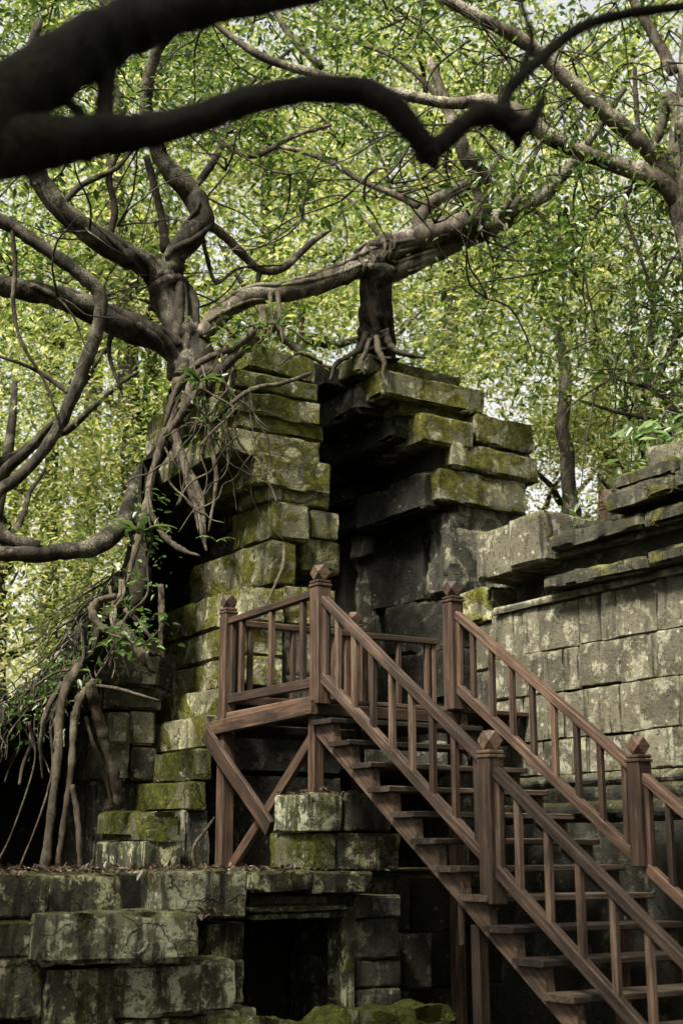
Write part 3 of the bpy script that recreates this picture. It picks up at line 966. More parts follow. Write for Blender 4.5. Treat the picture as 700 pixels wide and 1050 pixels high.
# ================================================================== STRANGLER FIG
fig = thing('fig_tree', at(195, 380, 14.6), 'strangler fig rooted on the left pier, long limb reaching right', 'tree')
F = 14.6
limb('trunk', [(205, 400, 14.5, 60), (197, 365, F, 44), (188, 335, F, 40), (178, 308, F, 42), (170, 285, F, 38)], M_BARK, fig, seg=14, rough=0.2)
FL_ = [
    # fork to the left
    [(178, 300, F, 34), (158, 278, F - .1, 30), (130, 262, F - .3, 26), (95, 240, F - .5, 23), (62, 212, F - .7, 22), (42, 185, F - .8, 24), (30, 150, F - 1, 20), (24, 90, F - 1.1, 16), (40, 20, F - 1.2, 11)],
    # upright fork, kinked to the right
    [(172, 292, F, 30), (180, 262, F - .1, 27), (198, 240, F - .2, 27), (206, 220, F - .2, 28), (197, 198, F - .2, 25), (178, 178, F - .3, 21), (162, 155, F - .4, 18), (150, 110, F - .6, 15), (158, 60, F - .8, 12), (185, 20, F - 1, 9)],
    [(170, 258, F, 11), (166, 225, F, 9), (158, 190, F - .1, 9), (150, 160, F - .2, 8)],
    [(206, 225, F - .2, 12), (228, 240, F, 11), (250, 262, F + .2, 10), (266, 276, F + .3, 9), (290, 275, F + .4, 9), (318, 250, F + .6, 7), (340, 235, F + .8, 4)],
    [(266, 276, F + .3, 6), (264, 292, F + .3, 5), (262, 305, F + .3, 3)],
    # low limb to the left
    [(192, 372, F - .1, 30), (170, 352, F - .2, 30), (140, 338, F - .4, 30), (105, 322, F - .6, 27), (60, 305, F - .9, 25), (20, 296, F - 1.1, 24), (-30, 288, F - 1.4, 22), (-120, 270, F - 2, 16)],
    # long limb to the right, two stems fused
    [(205, 345, F - .1, 20), (228, 322, F, 22), (260, 303, F + .1, 22), (300, 298, F + .2, 23), (345, 284, F + .4, 24), (385, 262, F + .5, 28), (420, 247, F + .5, 28), (455, 236, F + .4, 27), (480, 228, F + .3, 27), (495, 208, F + .2, 25), (490, 178, F, 22), (476, 155, F - .2, 19), (462, 120, F - .3, 14), (440, 60, F - .3, 9)],
    [(215, 330, F + .2, 16), (245, 308, F + .3, 18), (290, 296, F + .4, 17)],
    [(395, 285, F + .6, 20), (420, 272, F + .6, 22), (455, 253, F + .6, 24), (495, 236, F + .6, 25), (530, 215, F + .5, 22), (560, 196, F + .4, 19), (585, 168, F + .3, 15), (600, 150, F + .2, 11), (640, 90, F, 7)],
    [(425, 245, F + .6, 17), (432, 220, F + .7, 15), (450, 203, F + .8, 14), (478, 190, F + 1, 12), (510, 188, F + 1.2, 7)],
    [(430, 212, F + .7, 9), (405, 200, F + .8, 8), (370, 185, F + .9, 7), (330, 162, F + 1, 7), (280, 148, F + 1.2, 5)],
    [(512, 222, F + .4, 7), (528, 196, F + .3, 6), (545, 165, F + .2, 6), (556, 140, F + .1, 5)],
    # looping limb at the far left
    [(-60, 200, F - 1.6, 16), (0, 226, F - 1.4, 16), (40, 250, F - 1.3, 16), (80, 280, F - 1.2, 15), (102, 300, F - 1.1, 15), (101, 335, F - 1.1, 14), (88, 372, F - 1.1, 15), (73, 412, F - 1.1, 14), (52, 452, F - 1.1, 13), (22, 488, F - 1.2, 13), (-2, 505, F - 1.3, 13), (-10, 530, F - 1.3, 14), (8, 552, F - 1.3, 16), (40, 562, F - 1.2, 18)],
    [(-70, 558, F - 1.5, 14), (-20, 566, F - 1.4, 15), (20, 568, F - 1.3, 17), (60, 566, F - 1.1, 18), (98, 560, F - .9, 20), (122, 543, F - .6, 20), (134, 520, F - .3, 18), (142, 495, F, 20), (160, 470, F + .2, 18), (185, 430, F + .1, 14)],
    [(198, 195, F - .2, 9), (222, 160, F, 8), (238, 118, F + .1, 7), (262, 80, F + .2, 6), (300, 50, F + .3, 4)],
    [(340, 128, F, 4), (300, 140, F - .1, 6), (262, 160, F - .2, 6), (235, 150, F - .2, 5), (214, 120, F - .3, 4), (206, 80, F - .3, 4)],
    [(110, 250, F - .4, 9), (118, 215, F - .4, 8), (112, 180, F - .5, 7), (126, 140, F - .5, 6), (118, 90, F - .6, 5)],
    [(60, 214, F - .7, 8), (84, 190, F - .6, 7), (120, 172, F - .5, 6), (140, 150, F - .4, 5), (176, 130, F - .3, 4)],
    [(330, 70, F, 7), (300, 40, F, 8), (280, 5, F, 8), (262, -40, F, 8)],
    [(470, 130, F - .2, 6), (440, 90, F - .1, 6), (405, 60, F, 5), (360, 40, F + .1, 5), (320, 10, F + .2, 5)],
    [(12, 230, F - 1.4, 5), (16, 270, F - 1.3, 5), (14, 310, F - 1.3, 5), (22, 350, F - 1.3, 4), (48, 395, F - 1.2, 3), (62, 440, F - 1.2, 2)],
    [(72, 404, F - 1.1, 6), (46, 385, F - 1.1, 5), (20, 372, F - 1.2, 4), (-20, 360, F - 1.2, 3)],
    [(205, 232, F - .2, 5), (212, 262, F, 5), (222, 290, F + .1, 4), (246, 275, F + .2, 3), (290, 272, F + .3, 2)],
    [(400, 255, F + .5, 5), (372, 222, F + .6, 4), (350, 200, F + .7, 3), (310, 210, F + .8, 2)],
    [(120, 322, F - .5, 7), (112, 360, F - .5, 5), (124, 400, F - .5, 3)],
    [(540, 212, F + .5, 6), (560, 225, F + .5, 5), (580, 250, F + .5, 3)],
    # descending stump-like aerial trunk on the right pier
]
for s_ in FL_:
    limb('limb', s_, M_BARK if max(a[0] for a in s_) < 330 else M_BARK_PALE, fig, seg=11, rough=0.16)
rr0 = random.Random(3)


def braid(sheet, n, turns, mat, fw=0.30, off=0.86):
    P = [at(x, y, Y) for x, y, Y, w in sheet]
    C, par = catmull(P, 5)
    for k in range(n):
        ph = 6.283 * k / n + rr0.uniform(-.4, .4)
        tw = turns * rr0.uniform(0.6, 1.3)
        a0, a1 = (rr0.uniform(0, .15), rr0.uniform(.8, 1.0))
        pts, rs = [], []
        for i, (c, t) in enumerate(zip(C, par)):
            f = i / (len(C) - 1)
            if f < a0 or f > a1:
                continue
            j = min(int(t), len(sheet) - 2)
            w = sheet[j][3] + (sheet[j + 1][3] - sheet[j][3]) * (t - j)
            r = w / 2 / FPX * sheet[j][2]
            T = (C[min(i + 1, len(C) - 1)] - C[max(i - 1, 0)]).normalized()
            A_ = T.cross(Vector((0, 1, 0))).normalized()
            B_ = T.cross(A_)
            a = ph + tw * f * 6.283
            pts.append(c + (A_ * math.cos(a) + B_ * math.sin(a)) * r * (off + 0.06 * math.sin(9 * f + k)))
            rs.append(r * fw * (0.75 + 0.35 * math.sin(4 * f + k * 2)))
        if len(pts) > 3:
            tube('aerial_root', pts, rs, mat, fig, per=2, seg=7, rough=0.15)


braid([(205, 400, 14.5, 60), (197, 365, F, 46), (188, 335, F, 42), (178, 308, F, 44), (165, 283, F, 40)], 8, 0.5, M_BARK)
braid(FL_[0][:7], 5, 0.9, M_BARK)
braid(FL_[1][:7], 5, 0.8, M_BARK)
braid(FL_[5][:6], 4, 0.6, M_BARK)
braid(FL_[6][:9], 4, 0.7, M_BARK_PALE, 0.24, 0.9)
braid(FL_[8][:6], 3, 0.7, M_BARK_PALE, 0.24, 0.9)
st = [(388, 250, 15.05, 26), (386, 275, 15.12, 37), (385, 300, 15.25, 33), (384, 330, 15.42, 34), (385, 356, 15.55, 40), (386, 374, 15.62, 48)]
limb('aerial_trunk', st, M_BARK, fig, seg=18, rough=0.3, per=10)
for k in range(8):
    ph = k * 0.8
    pts = []
    for j in range(7):
        t = j / 6
        x = 385 + (14 + 5 * max(0, t - .7) / .3) * math.sin(ph + t * 2.2)
        pts.append((x, 262 + 108 * t, 15.1 + 0.52 * t - 0.17 * math.cos(ph + t * 2.2), 6 if k % 3 else 11))
    limb('aerial_root', pts, M_BARK, fig, seg=6, rough=0.1)
for k in range(11):   # roots knotted round the limb where it drops to the pier
    ph, x0 = rr0.uniform(0, 6.28), rr0.uniform(372, 404)
    pts = []
    for j in range(9):
        a = ph + j * 0.62
        x = x0 + (j - 4) * rr0.uniform(-1.5, 2.6) + rr0.uniform(-3, 3)
        pts.append((x, 262 - (x - 385) * 0.42 + (15 + rr0.uniform(-2, 3)) * math.sin(a), 15.1 - (0.17 + rr0.uniform(-.02, .03)) * math.cos(a), rr0.uniform(3, 6)))
    limb('aerial_root', pts, M_BARK if k % 3 else M_ROOT, fig, seg=6, rough=0.12)
roots = [
    [(376, 340, 15.3, 8), (368, 358, 15.35, 8), (356, 366, 15.3, 6), (344, 374, 15.25, 5), (338, 390, 15.2, 3)],
    [(394, 338, 15.28, 9), (402, 357, 15.33, 8), (418, 364, 15.35, 6), (436, 367, 15.45, 4)],
    [(386, 345, 15.2, 7), (388, 360, 15.15, 7), (394, 372, 15.05, 6), (392, 384, 15.0, 4), (398, 396, 14.95, 2)],
    [(379, 348, 15.25, 6), (374, 362, 15.2, 6), (370, 372, 15.15, 5), (374, 384, 15.1, 3)],
    # over the pier's left shoulder
    [(205, 380, 14.2, 14), (192, 410, 14.1, 13), (180, 440, 14.0, 11), (190, 480, 13.9, 10), (203, 530, 13.7, 8), (212, 565, 13.5, 6)],
    [(186, 390, 14.3, 16), (176, 430, 14.2, 14), (186, 470, 14.0, 11), (205, 510, 13.8, 9), (210, 560, 13.6, 8)],
    [(235, 370, 14.0, 8), (228, 400, 13.9, 6), (215, 440, 13.8, 5), (222, 490, 13.7, 5), (214, 545, 13.6, 4)],
    [(262, 345, 13.9, 12), (238, 368, 13.8, 13), (214, 392, 13.8, 12), (190, 420, 13.9, 11), (170, 450, 14.0, 10)],
    [(270, 330, 13.9, 9), (240, 355, 13.75, 9), (205, 372, 13.8, 8), (183, 398, 13.9, 8), (168, 440, 14, 7)],
    [(318, 383, 13.9, 5), (290, 393, 13.7, 5), (262, 398, 13.6, 6), (240, 412, 13.6, 5), (222, 430, 13.7, 3)],
    [(330, 372, 14.1, 4), (306, 362, 13.9, 4), (285, 375, 13.7, 4)],
    [(269, 316, 14.5, 11), (270, 332, 14.3, 12), (266, 352, 14.1, 10)],
    [(285, 300, 14.6, 6), (287, 325, 14.4, 6), (290, 352, 14.2, 5)],
    [(277, 300, 14.6, 5), (279, 330, 14.4, 4), (275, 352, 14.2, 4)],
    [(170, 440, 14.0, 9), (158, 480, 13.9, 8), (150, 520, 13.8, 9), (140, 560, 13.6, 8), (130, 600, 13.5, 6)],
    [(160, 470, 13.8, 4), (152, 510, 13.6, 6), (165, 545, 13.5, 6), (185, 563, 13.4, 7), (205, 570, 13.3, 5)],
    [(118, 612, 13.3, 7), (98, 618, 13.1, 8), (96, 632, 13.0, 9), (108, 646, 13.0, 9), (132, 655, 13.0, 9), (150, 668, 12.95, 8), (165, 672, 13.0, 5)],
    [(122, 640, 13.0, 12), (135, 656, 12.95, 13), (148, 675, 12.9, 12), (160, 690, 12.9, 10)],
    [(165, 600, 13.0, 6), (166, 630, 12.9, 7), (165, 660, 12.9, 6), (168, 675, 12.9, 5)],
    [(128, 625, 12.9, 5), (145, 640, 12.85, 5), (160, 662, 12.85, 4)],
    [(90, 702, 12.9, 3), (120, 706, 12.7, 4), (148, 714, 12.5, 3), (163, 718, 12.4, 2)],
    # prop roots standing in the hollow
    [(82, 682, 12.8, 10), (68, 705, 12.6, 10), (61, 735, 12.5, 10), (60, 775, 12.4, 9), (54, 820, 12.3, 9), (50, 860, 12.2, 9), (45, 896, 12.1, 10)],
    [(96, 697, 12.6, 6), (82, 718, 12.5, 9), (76, 745, 12.5, 8), (73, 790, 12.4, 7), (66, 840, 12.3, 6), (58, 896, 12.2, 6)],
    [(74, 805, 12.35, 5), (80, 840, 12.3, 7), (83, 896, 12.2, 6)],
    [(92, 700, 12.5, 12), (98, 725, 12.6, 12), (106, 755, 12.7, 11), (116, 790, 12.8, 11), (123, 829, 12.9, 10)],
    [(88, 735, 12.6, 4), (95, 760, 12.6, 4), (108, 795, 12.8, 5), (116, 830, 12.9, 4)],
    [(52, 745, 12.9, 3), (54, 790, 12.9, 3), (40, 840, 12.8, 2), (20, 890, 12.7, 2)],
    [(30, 740, 13, 3), (36, 780, 13, 2), (14, 850, 12.9, 2), (-5, 890, 12.8, 2)],
    [(64, 700, 12.7, 6), (48, 730, 12.6, 6), (42, 765, 12.7, 4), (44, 800, 12.8, 3)],
    [(200, 892, 11.8, 2.5), (198, 870, 11.9, 3), (212, 850, 12, 3), (220, 838, 12.1, 2)],
    [(292, 560, 13.2, 4), (290, 580, 13.15, 4), (282, 600, 13.1, 3.5), (272, 622, 13.0, 3)],
]
for s_ in roots:
    if s_[-1][1] < 820:
        s_[-1] = (*s_[-1][:3], s_[-1][3] * 0.45)
    limb('aerial_root', s_, M_ROOT, fig, seg=9, rough=0.26, per=9)
rr_ = random.Random(5)
for k in range(16):  # roots matted down the slope
    i = rr_.uniform(1.5, 6.9)
    a = int(i)
    cx = crest[a][0] + (crest[a + 1][0] - crest[a][0]) * (i - a)
    cy = crest[a][1] + (crest[a + 1][1] - crest[a][1]) * (i - a)
    pts = []
    x, y, Y = cx + rr_.uniform(0, 10), cy, 13.75
    w = rr_.uniform(2.5, 7)
    for j in range(6):
        pts.append((x, y, Y, w * (1 - 0.1 * j)))
        x += rr_.uniform(-14, 4)
        y += rr_.uniform(10, 24)
        Y -= rr_.uniform(0.06, 0.2)
    limb('aerial_root', pts, M_ROOT, fig, seg=6, rough=0.12, wob=0.05)
vd, fd = [], []
for k in range(150):
    i = rr_.uniform(0.6, 6.9)
    a = int(i)
    cx = crest[a][0] + (crest[a + 1][0] - crest[a][0]) * (i - a)
    cy = crest[a][1] + (crest[a + 1][1] - crest[a][1]) * (i - a)
    x, y, w = cx + rr_.uniform(-6, 14), cy + rr_.uniform(-12, 6), rr_.uniform(0.8, 3.2)
    q = onv(x, y, -3.2)
    Y, dx = (g(*q)).y - rr_.uniform(0.0, 0.25), rr_.uniform(-13, 3)
    pts = []
    for j in range(7):
        pts.append(at(x, y, Y))
        x += dx + rr_.uniform(-6, 6)
        y += rr_.uniform(6, 17)
        Y -= rr_.uniform(0.0, 0.16)
    v_, f_ = tube_data(pts, [w / 2 / FPX * Y * (1 - 0.09 * j) for j in range(7)], per=4, seg=5, rough=0.0)
    o_ = len(vd)
    vd += v_
    fd += [tuple(i_ + o_ for i_ in q_) for q_ in f_]
tag(mesh_obj('root_mat', vd, fd, M_BARK, fig, None, True), kind='stuff')
# fine vines hung over the left shoulder of the pier
vd, fd = [], []
for k in range(26):
    x, y, Y = rr_.uniform(168, 262), rr_.uniform(350, 470), 13.7 + rr_.uniform(-0.25, 0.2)
    pts, ww = [], rr_.uniform(1.0, 2.6)
    a = rr_.uniform(0.6, 2.4)
    for j in range(7):
        pts.append(at(x, y, Y))
        x += 15 * math.cos(a) * (-1 if k % 2 else 1)
        y += 16 * math.sin(a) + rr_.uniform(-4, 6)
        a += rr_.uniform(-0.7, 0.7)
        Y += rr_.uniform(-0.06, 0.05)
    v_, f_ = tube_data(pts, [ww / 2 / FPX * Y] * len(pts), per=4, seg=5, rough=0.0)
    o_ = len(vd)
    vd += v_
    fd += [tuple(i + o_ for i in q_) for q_ in f_]
tag(mesh_obj('hanging_tendrils', vd, fd, M_ROOT, fig, None, True), kind='stuff')

# twigs and leaves of the fig's crown: twigs start on the limbs
def twig_mesh(name, starts, mat, parent, rng, length=1.6, w=0.012, kids=3, down=0.0):
    vd, fd, ends = [], [], []
    for p in starts:
        for _ in range(kids):
            d = Vector((rng.gauss(0, 1), rng.gauss(0, 0.8), rng.gauss(0.15 - down, 0.7))).normalized()
            q, pts = Vector(p), [Vector(p)]
            L = length * rng.uniform(0.5, 1.2)
            for j in range(5):
                d = (d + Vector((rng.gauss(0, .3), rng.gauss(0, .3), rng.gauss(-0.05 - down * .3, .25)))).normalized()
                q = q + d * L / 5
                pts.append(q.copy())
                if j > 0:
                    ends.append(q.copy())
            v_, f_ = tube_data(pts, [w, w * .85, w * .7, w * .55, w * .4, w * .2], per=2, seg=5, rough=0)
            o_ = len(vd)
            vd += v_
            fd += [tuple(i + o_ for i in q_) for q_ in f_]
    o = mesh_obj(name, vd, fd, mat, parent, None, True)
    o['kind'] = 'stuff'
    return ends


rt = random.Random(21)
LIMB_PTS = [at(x, y, Y) for q in FL_ for a, b_ in zip(q[:-1], q[1:]) if a[3] > 9 for k in range(6)
            for x, y, Y in [tuple(a[i] + (b_[i] - a[i]) * k / 6 for i in range(3))]]


def clear_of_limbs(e, reach=2.2):
    """old wood is bare: no leaf sprays within reach of the heavy limbs, on the camera side"""
    for p in LIMB_PTS:
        d = e - p
        if abs(d.x) < 0.42 and abs(d.z) < 0.42 and -reach < d.y < 0.3:
            return False
    return True


starts = []
for k in range(120):
    x, y = rt.uniform(-70, 620), rt.uniform(-60, 320)
    if 240 < x < 560 and y > 270 and rt.random() < 0.85:
        continue
    starts.append(at(x, y, rt.uniform(13.0, 17.5)))
ends = twig_mesh('twigs', starts, M_BARK, fig, rt, 1.5, 0.014, 3)
ends = [e for e in ends if noise.noise(e * 0.55) > -0.28]
leaf_obj('crown', sprays([tuple(e) for e in ends if clear_of_limbs(e)], 24, 0.18), 0.095, M_LEAF_FIG, fig)

# ================================================================== CREEPERS ON THE STONES
def creeper(name, spots, L, per, spread, mat, label, cat, group=None, stems=True, rng=RNG):
    P = [at(*s_) for s_ in spots]
    r_ = thing(name, P[0], label, cat, group)
    if stems:
        v_, f_ = tube_data(P, [0.012] * len(P), per=5, seg=5, rough=0, wob=0.03)
        mesh_obj('stem', v_, f_, M_ROOT, r_, None, True)
    leaf_obj('leaves', sprays([tuple(p) for p in catmull(P, 4)[0]], per, spread, rng, 0.9), L, mat, r_, droop=0.2)


creeper('leafy_creeper', [(150, 505, 13.2), (152, 530, 13.1), (158, 552, 13.0), (152, 580, 12.95), (150, 610, 12.9), (130, 630, 12.8), (122, 645, 12.75)], 0.075, 7, 0.12, M_LEAF_VINE,
        'green leafy creeper trailing down between the slope and the left pier', 'creeper')
creeper('leafy_creeper', [(195, 415, 13.4), (205, 400, 13.35), (222, 408, 13.3), (240, 420, 13.3), (220, 440, 13.35), (205, 458, 13.4)], 0.08, 5, 0.14, M_LEAF_VINE,
        'leafy creeper tangled over the left shoulder of the left pier', 'creeper')
creeper('leafy_creeper', [(232, 345, 13.6), (250, 335, 13.6), (275, 330, 13.6), (300, 338, 13.6), (318, 352, 13.6)], 0.09, 9, 0.14, M_LEAF_FIG,
        'small green sprigs growing along the top of the left pier', 'creeper')
creeper('leafy_creeper', [(112, 650, 12.7), (128, 655, 12.65), (145, 660, 12.6), (165, 645, 12.6)], 0.10, 7, 0.10, M_LEAF_VINE,
        'green creeper sprays beside the thick bent root and pillar', 'creeper')
creeper('leafy_creeper', [(10, 735, 12.9), (35, 722, 12.85), (60, 712, 12.8), (85, 690, 12.8), (60, 690, 12.9), (35, 705, 12.9)], 0.085, 8, 0.14, M_LEAF_VINE,
        'dark green creeper hanging from the lip of the earth slope', 'creeper')


mc = []
for k in range(420):
    i = RNG.uniform(0.8, 6.98)
    a = int(i)
    cx = crest[a][0] + (crest[a + 1][0] - crest[a][0]) * (i - a)
    cy = crest[a][1] + (crest[a + 1][1] - crest[a][1]) * (i - a)
    t_ = RNG.uniform(-0.05, 0.8)
    mc.append(tuple(g(*onv(cx + RNG.uniform(-5, 12), cy + t_ * 45, -3.2 + 0.45 * t_ + RNG.uniform(-.05, .1)))))
tag(leaf_obj('undergrowth', sprays(mc, 9, 0.07), 0.06, M_LEAF_VINE, None), 'dark small leaved undergrowth covering the earth slope', 'undergrowth', None, 'stuff')


def fern(spot, n, L, label, mat=M_LEAF_VINE, name='fern', group='ferns and seedlings on the ruins', droop=0.6):
    p = at(*spot)
    r_ = thing(name, p, label, 'fern', group)
    rg = random.Random(int(spot[0] * 7 + spot[1]))
    vs, fs = [], []
    for k in range(n):
        az = rg.uniform(0, 6.28)
        l_ = L * rg.uniform(0.7, 1.15)
        d = Vector((math.cos(az), math.sin(az), 0))
        s_ = Vector((-d.y, d.x, 0))
        prev = None
        for j in range(8):
            t = j / 7
            c = p + d * l_ * t * 0.85 + Z * l_ * (0.75 * t - droop * t * t)
            w = L * 0.13 * math.sin(math.pi * (0.12 + 0.88 * t)) * (1 if j % 2 else 0.55)
            vs += [c - s_ * w, c + Z * 0.006, c + s_ * w]
            i = len(vs) - 3
            if prev is not None:
                fs += [(prev, prev + 1, i + 1, i), (prev + 1, prev + 2, i + 2, i + 1)]
            prev = i
    mesh_obj('fronds', vs, fs, mat, r_, None, False)


fern((143, 548, 12.9), 9, 0.42, 'fern with long drooping fronds beside the left limb end')
fern((222, 556, 12.9), 8, 0.22, 'small fern above the widest block of the left pier')
fern((487, 424, 15.1), 7, 0.20, 'tiny fern in a joint on the right edge of the right pier')
fern((418, 1040, 10.6), 8, 0.14, 'small dim seedlings on the moss slab under the stairs')
fern((205, 392, 13.3), 9, 0.40, 'narrow leaved fern beside the fig trunk base')

# broad pale leaves above the wall
shrub = thing('broad_leaf_shrub', at(690, 520, 11.6), 'bright broad leaved shrub behind the squared block on the wall', 'shrub')
cs = [tuple(at(RNG.uniform(640, 750), RNG.uniform(432, 492), RNG.uniform(11.9, 12.6))) for _ in range(26)]
leaf_obj('foliage', sprays(cs, 7, 0.12), 0.15, M_LEAF_SHRUB, shrub, droop=0.3, width=0.36)
for k in range(4):
    tube('stem', [Vector((at(690 + 14 * k, 520, 12.3).x, 12.3, 4.2)), at(680 + 16 * k, 470, 12.3), at(660 + 22 * k, 425, 12.4)], [0.02, 0.015, 0.006], M_BARK, shrub, seg=5, rough=0)

# ================================================================== NEAR OVERHANGING TREE
near = thing('overhanging_tree', Vector((-3.6, 1.9, 0)), 'black silhouetted tree close to the camera, two limbs crossing the top', 'tree')
tube('trunk', [Vector((-3.6, 1.9, -0.08)), Vector((-3.45, 2.0, 1.0)), Vector((-3.0, 2.25, 1.95)), Vector((-2.0, 2.6, 2.5)), at(-60, 172, 2.95)], [0.26, 0.21, 0.19, 0.17, 0.14], M_BARK_DARK, near, seg=14, rough=0.15)
limb('limb', [(-120, 215, 2.9, 130), (-60, 165, 2.95, 120), (0, 110, 3.0, 92), (60, 68, 3.05, 78), (110, 38, 3.1, 68), (170, 14, 3.15, 58), (240, 0, 3.2, 46), (320, -14, 3.3, 38), (420, -40, 3.4, 30)], M_BARK_DARK, near, seg=16, rough=0.10, per=10)
limb('limb', [(-120, 205, 2.9, 110), (-40, 160, 2.95, 84), (20, 148, 3.0, 70), (80, 142, 3.05, 54), (150, 134, 3.1, 40), (205, 120, 3.15, 36), (255, 103, 3.2, 33), (310, 92, 3.25, 31), (360, 93, 3.3, 32), (395, 105, 3.3, 34), (420, 130, 3.32, 32), (440, 158, 3.35, 26), (446, 172, 3.35, 10)], M_BARK_DARK, near, seg=16, rough=0.10, per=10)
limb('limb', [(430, 160, 3.36, 24), (448, 150, 3.38, 27), (470, 132, 3.4, 25), (492, 118, 3.42, 26), (515, 122, 3.44, 34), (528, 135, 3.45, 24), (532, 152, 3.46, 8)], M_BARK_DARK, near, seg=12, rough=0.2)
limb('limb', [(520, 132, 3.44, 24), (540, 128, 3.44, 18), (552, 110, 3.45, 12), (558, 98, 3.45, 4)], M_BARK_DARK, near, seg=10, rough=0.2)
limb('limb', [(516, 124, 3.44, 22), (518, 100, 3.45, 16), (530, 82, 3.46, 15), (552, 62, 3.5, 14), (580, 38, 3.55, 14), (610, 22, 3.6, 13), (655, 12, 3.65, 12), (720, 4, 3.7, 11), (800, -10, 3.8, 9)], M_BARK_DARK, near, seg=10, rough=0.12)
limb('limb', [(115, 40, 3.1, 26), (110, 70, 3.1, 24), (108, 100, 3.1, 22), (106, 140, 3.08, 26)], M_BARK_DARK, near, seg=10, rough=0.12)
limb('limb', [(62, 70, 3.05, 14), (68, 100, 3.05, 12), (84, 118, 3.06, 16), (92, 140, 3.06, 18)], M_BARK_DARK, near, seg=10, rough=0.12)
limb('limb', [(535, 70, 3.5, 8), (545, 40, 3.5, 7), (536, 10, 3.5, 6), (530, -30, 3.5, 5)], M_BARK_DARK, near, seg=8, rough=0.1)

for x, y, Y, dx, dy in ((150, 20, 3.1, 22, 60), (236, 100, 3.2, 30, -46), (330, 88, 3.28, -14, -60), (20, 175, 3.0, 40, 50), (405, 110, 3.3, 46, -30), (600, 26, 3.6, 20, 44), (470, 135, 3.4, -22, 50)):
    limb('twig', [(x, y, Y, 4), (x + dx * .35, y + dy * .3, Y, 3), (x + dx * .6, y + dy * .75, Y + .02, 2.2), (x + dx, y + dy, Y + .03, 1)], M_BARK_DARK, near, seg=6, rough=0.15)

# ================================================================== RIGHT TREE
rightt = thing('pale_limbed_tree', Vector((3.9, 13.2, 0)), 'pale barked tree at the right edge with limbs reaching left overhead', 'tree')
RB = 12.8
limb('trunk', [(790, 900, 13.4, 60), (770, 700, 13.2, 56), (745, 450, 13, 50), (722, 290, 12.9, 44), (704, 215, RB, 38), (696, 170, RB, 30), (700, 120, RB, 24), (706, 60, RB, 22), (712, -40, RB, 18)], M_BARK_PALE, rightt, seg=12)
for s_ in [
    [(700, 205, RB, 28), (676, 165, RB - .1, 24), (650, 140, RB - .2, 20), (615, 112, RB - .3, 19), (580, 80, RB - .4, 17), (545, 48, RB - .5, 17), (505, 25, RB - .6, 15), (455, -2, RB - .7, 13), (400, -40, RB - .8, 10)],
    [(705, 215, RB, 26), (675, 185, RB - .1, 22), (640, 172, RB - .1, 19), (600, 158, RB - .2, 18), (560, 138, RB - .3, 18), (530, 115, RB - .4, 17), (500, 103, RB - .4, 16), (460, 106, RB - .4, 14), (420, 98, RB - .4, 13), (370, 90, RB - .4, 12), (310, 72, RB - .4, 11), (262, 55, RB - .4, 9), (215, 20, RB - .4, 6)],
    [(700, 120, RB + .1, 18), (684, 100, RB + .2, 16), (678, 130, RB + .3, 12), (668, 150, RB + .3, 10)],
    [(690, 75, RB, 14), (672, 40, RB, 13), (655, 12, RB, 11), (630, -30, RB, 8)],
    [(690, 200, RB, 10), (662, 175, RB + .2, 7), (625, 165, RB + .5, 5)],
    [(655, 150, RB, 6), (652, 110, RB, 6), (650, 70, RB, 5)],
    [(705, 440, RB + .6, 9), (685, 415, RB + .6, 9), (668, 398, RB + .6, 8), (645, 391, RB + .6, 7), (632, 388, RB + .6, 4)],
    [(690, 445, RB + .8, 6), (665, 430, RB + .8, 5), (630, 422, RB + .8, 4), (600, 412, RB + .8, 3)],
    [(650, 185, RB, 4), (640, 215, RB, 5), (655, 260, RB, 4), (668, 310, RB, 3), (660, 370, RB, 2)],
    [(600, 160, RB, 3), (588, 200, RB, 3), (590, 240, RB, 3), (600, 290, RB, 2), (612, 340, RB, 2)],
]:
    limb('limb', s_, M_BARK_PALE if s_[0][3] > 9.5 else M_BARK, rightt, seg=10, rough=0.13)
starts = [at(rt.uniform(575, 760), rt.uniform(150, 430), rt.uniform(12.6, 15)) for _ in range(26)]
starts += [at(rt.uniform(420, 760), rt.uniform(-80, 130), rt.uniform(11.8, 14.5)) for _ in range(30)]
ends = twig_mesh('twigs', starts, M_BARK, rightt, rt, 1.3, 0.011, 3, 0.5)
ends = [e for e in ends if noise.noise(e * 0.7 + Vector((5, 0, 0))) > -0.15 and clear_of_limbs(e, 3.6)]
leaf_obj('crown', sprays([tuple(e) for e in ends], 16, 0.17), 0.082, M_LEAF_FIG, rightt, droop=0.5)


# ================================================================== FOREST BEHIND
def crown_points(n, per, R, H, rng, seed, hole=-0.12):
    out = []
    while len(out) < n:
        p = rng.normal(0, 1, 3)
        p /= np.linalg.norm(p)
        p *= rng.uniform(0.25, 1.0) ** 0.5
        q = Vector((p[0] * R, p[1] * R, p[2] * H))
        wob = 1 + 0.35 * noise.noise(Vector(p) * 2.2 + Vector((seed, 0, 0)))
        q *= wob
        if noise.noise(q * 0.6 + Vector((seed * 3, 1, 2))) < hole:
            continue
        out.append(tuple(q))
    return sprays(out, per, 0.36, rng, 0.5)


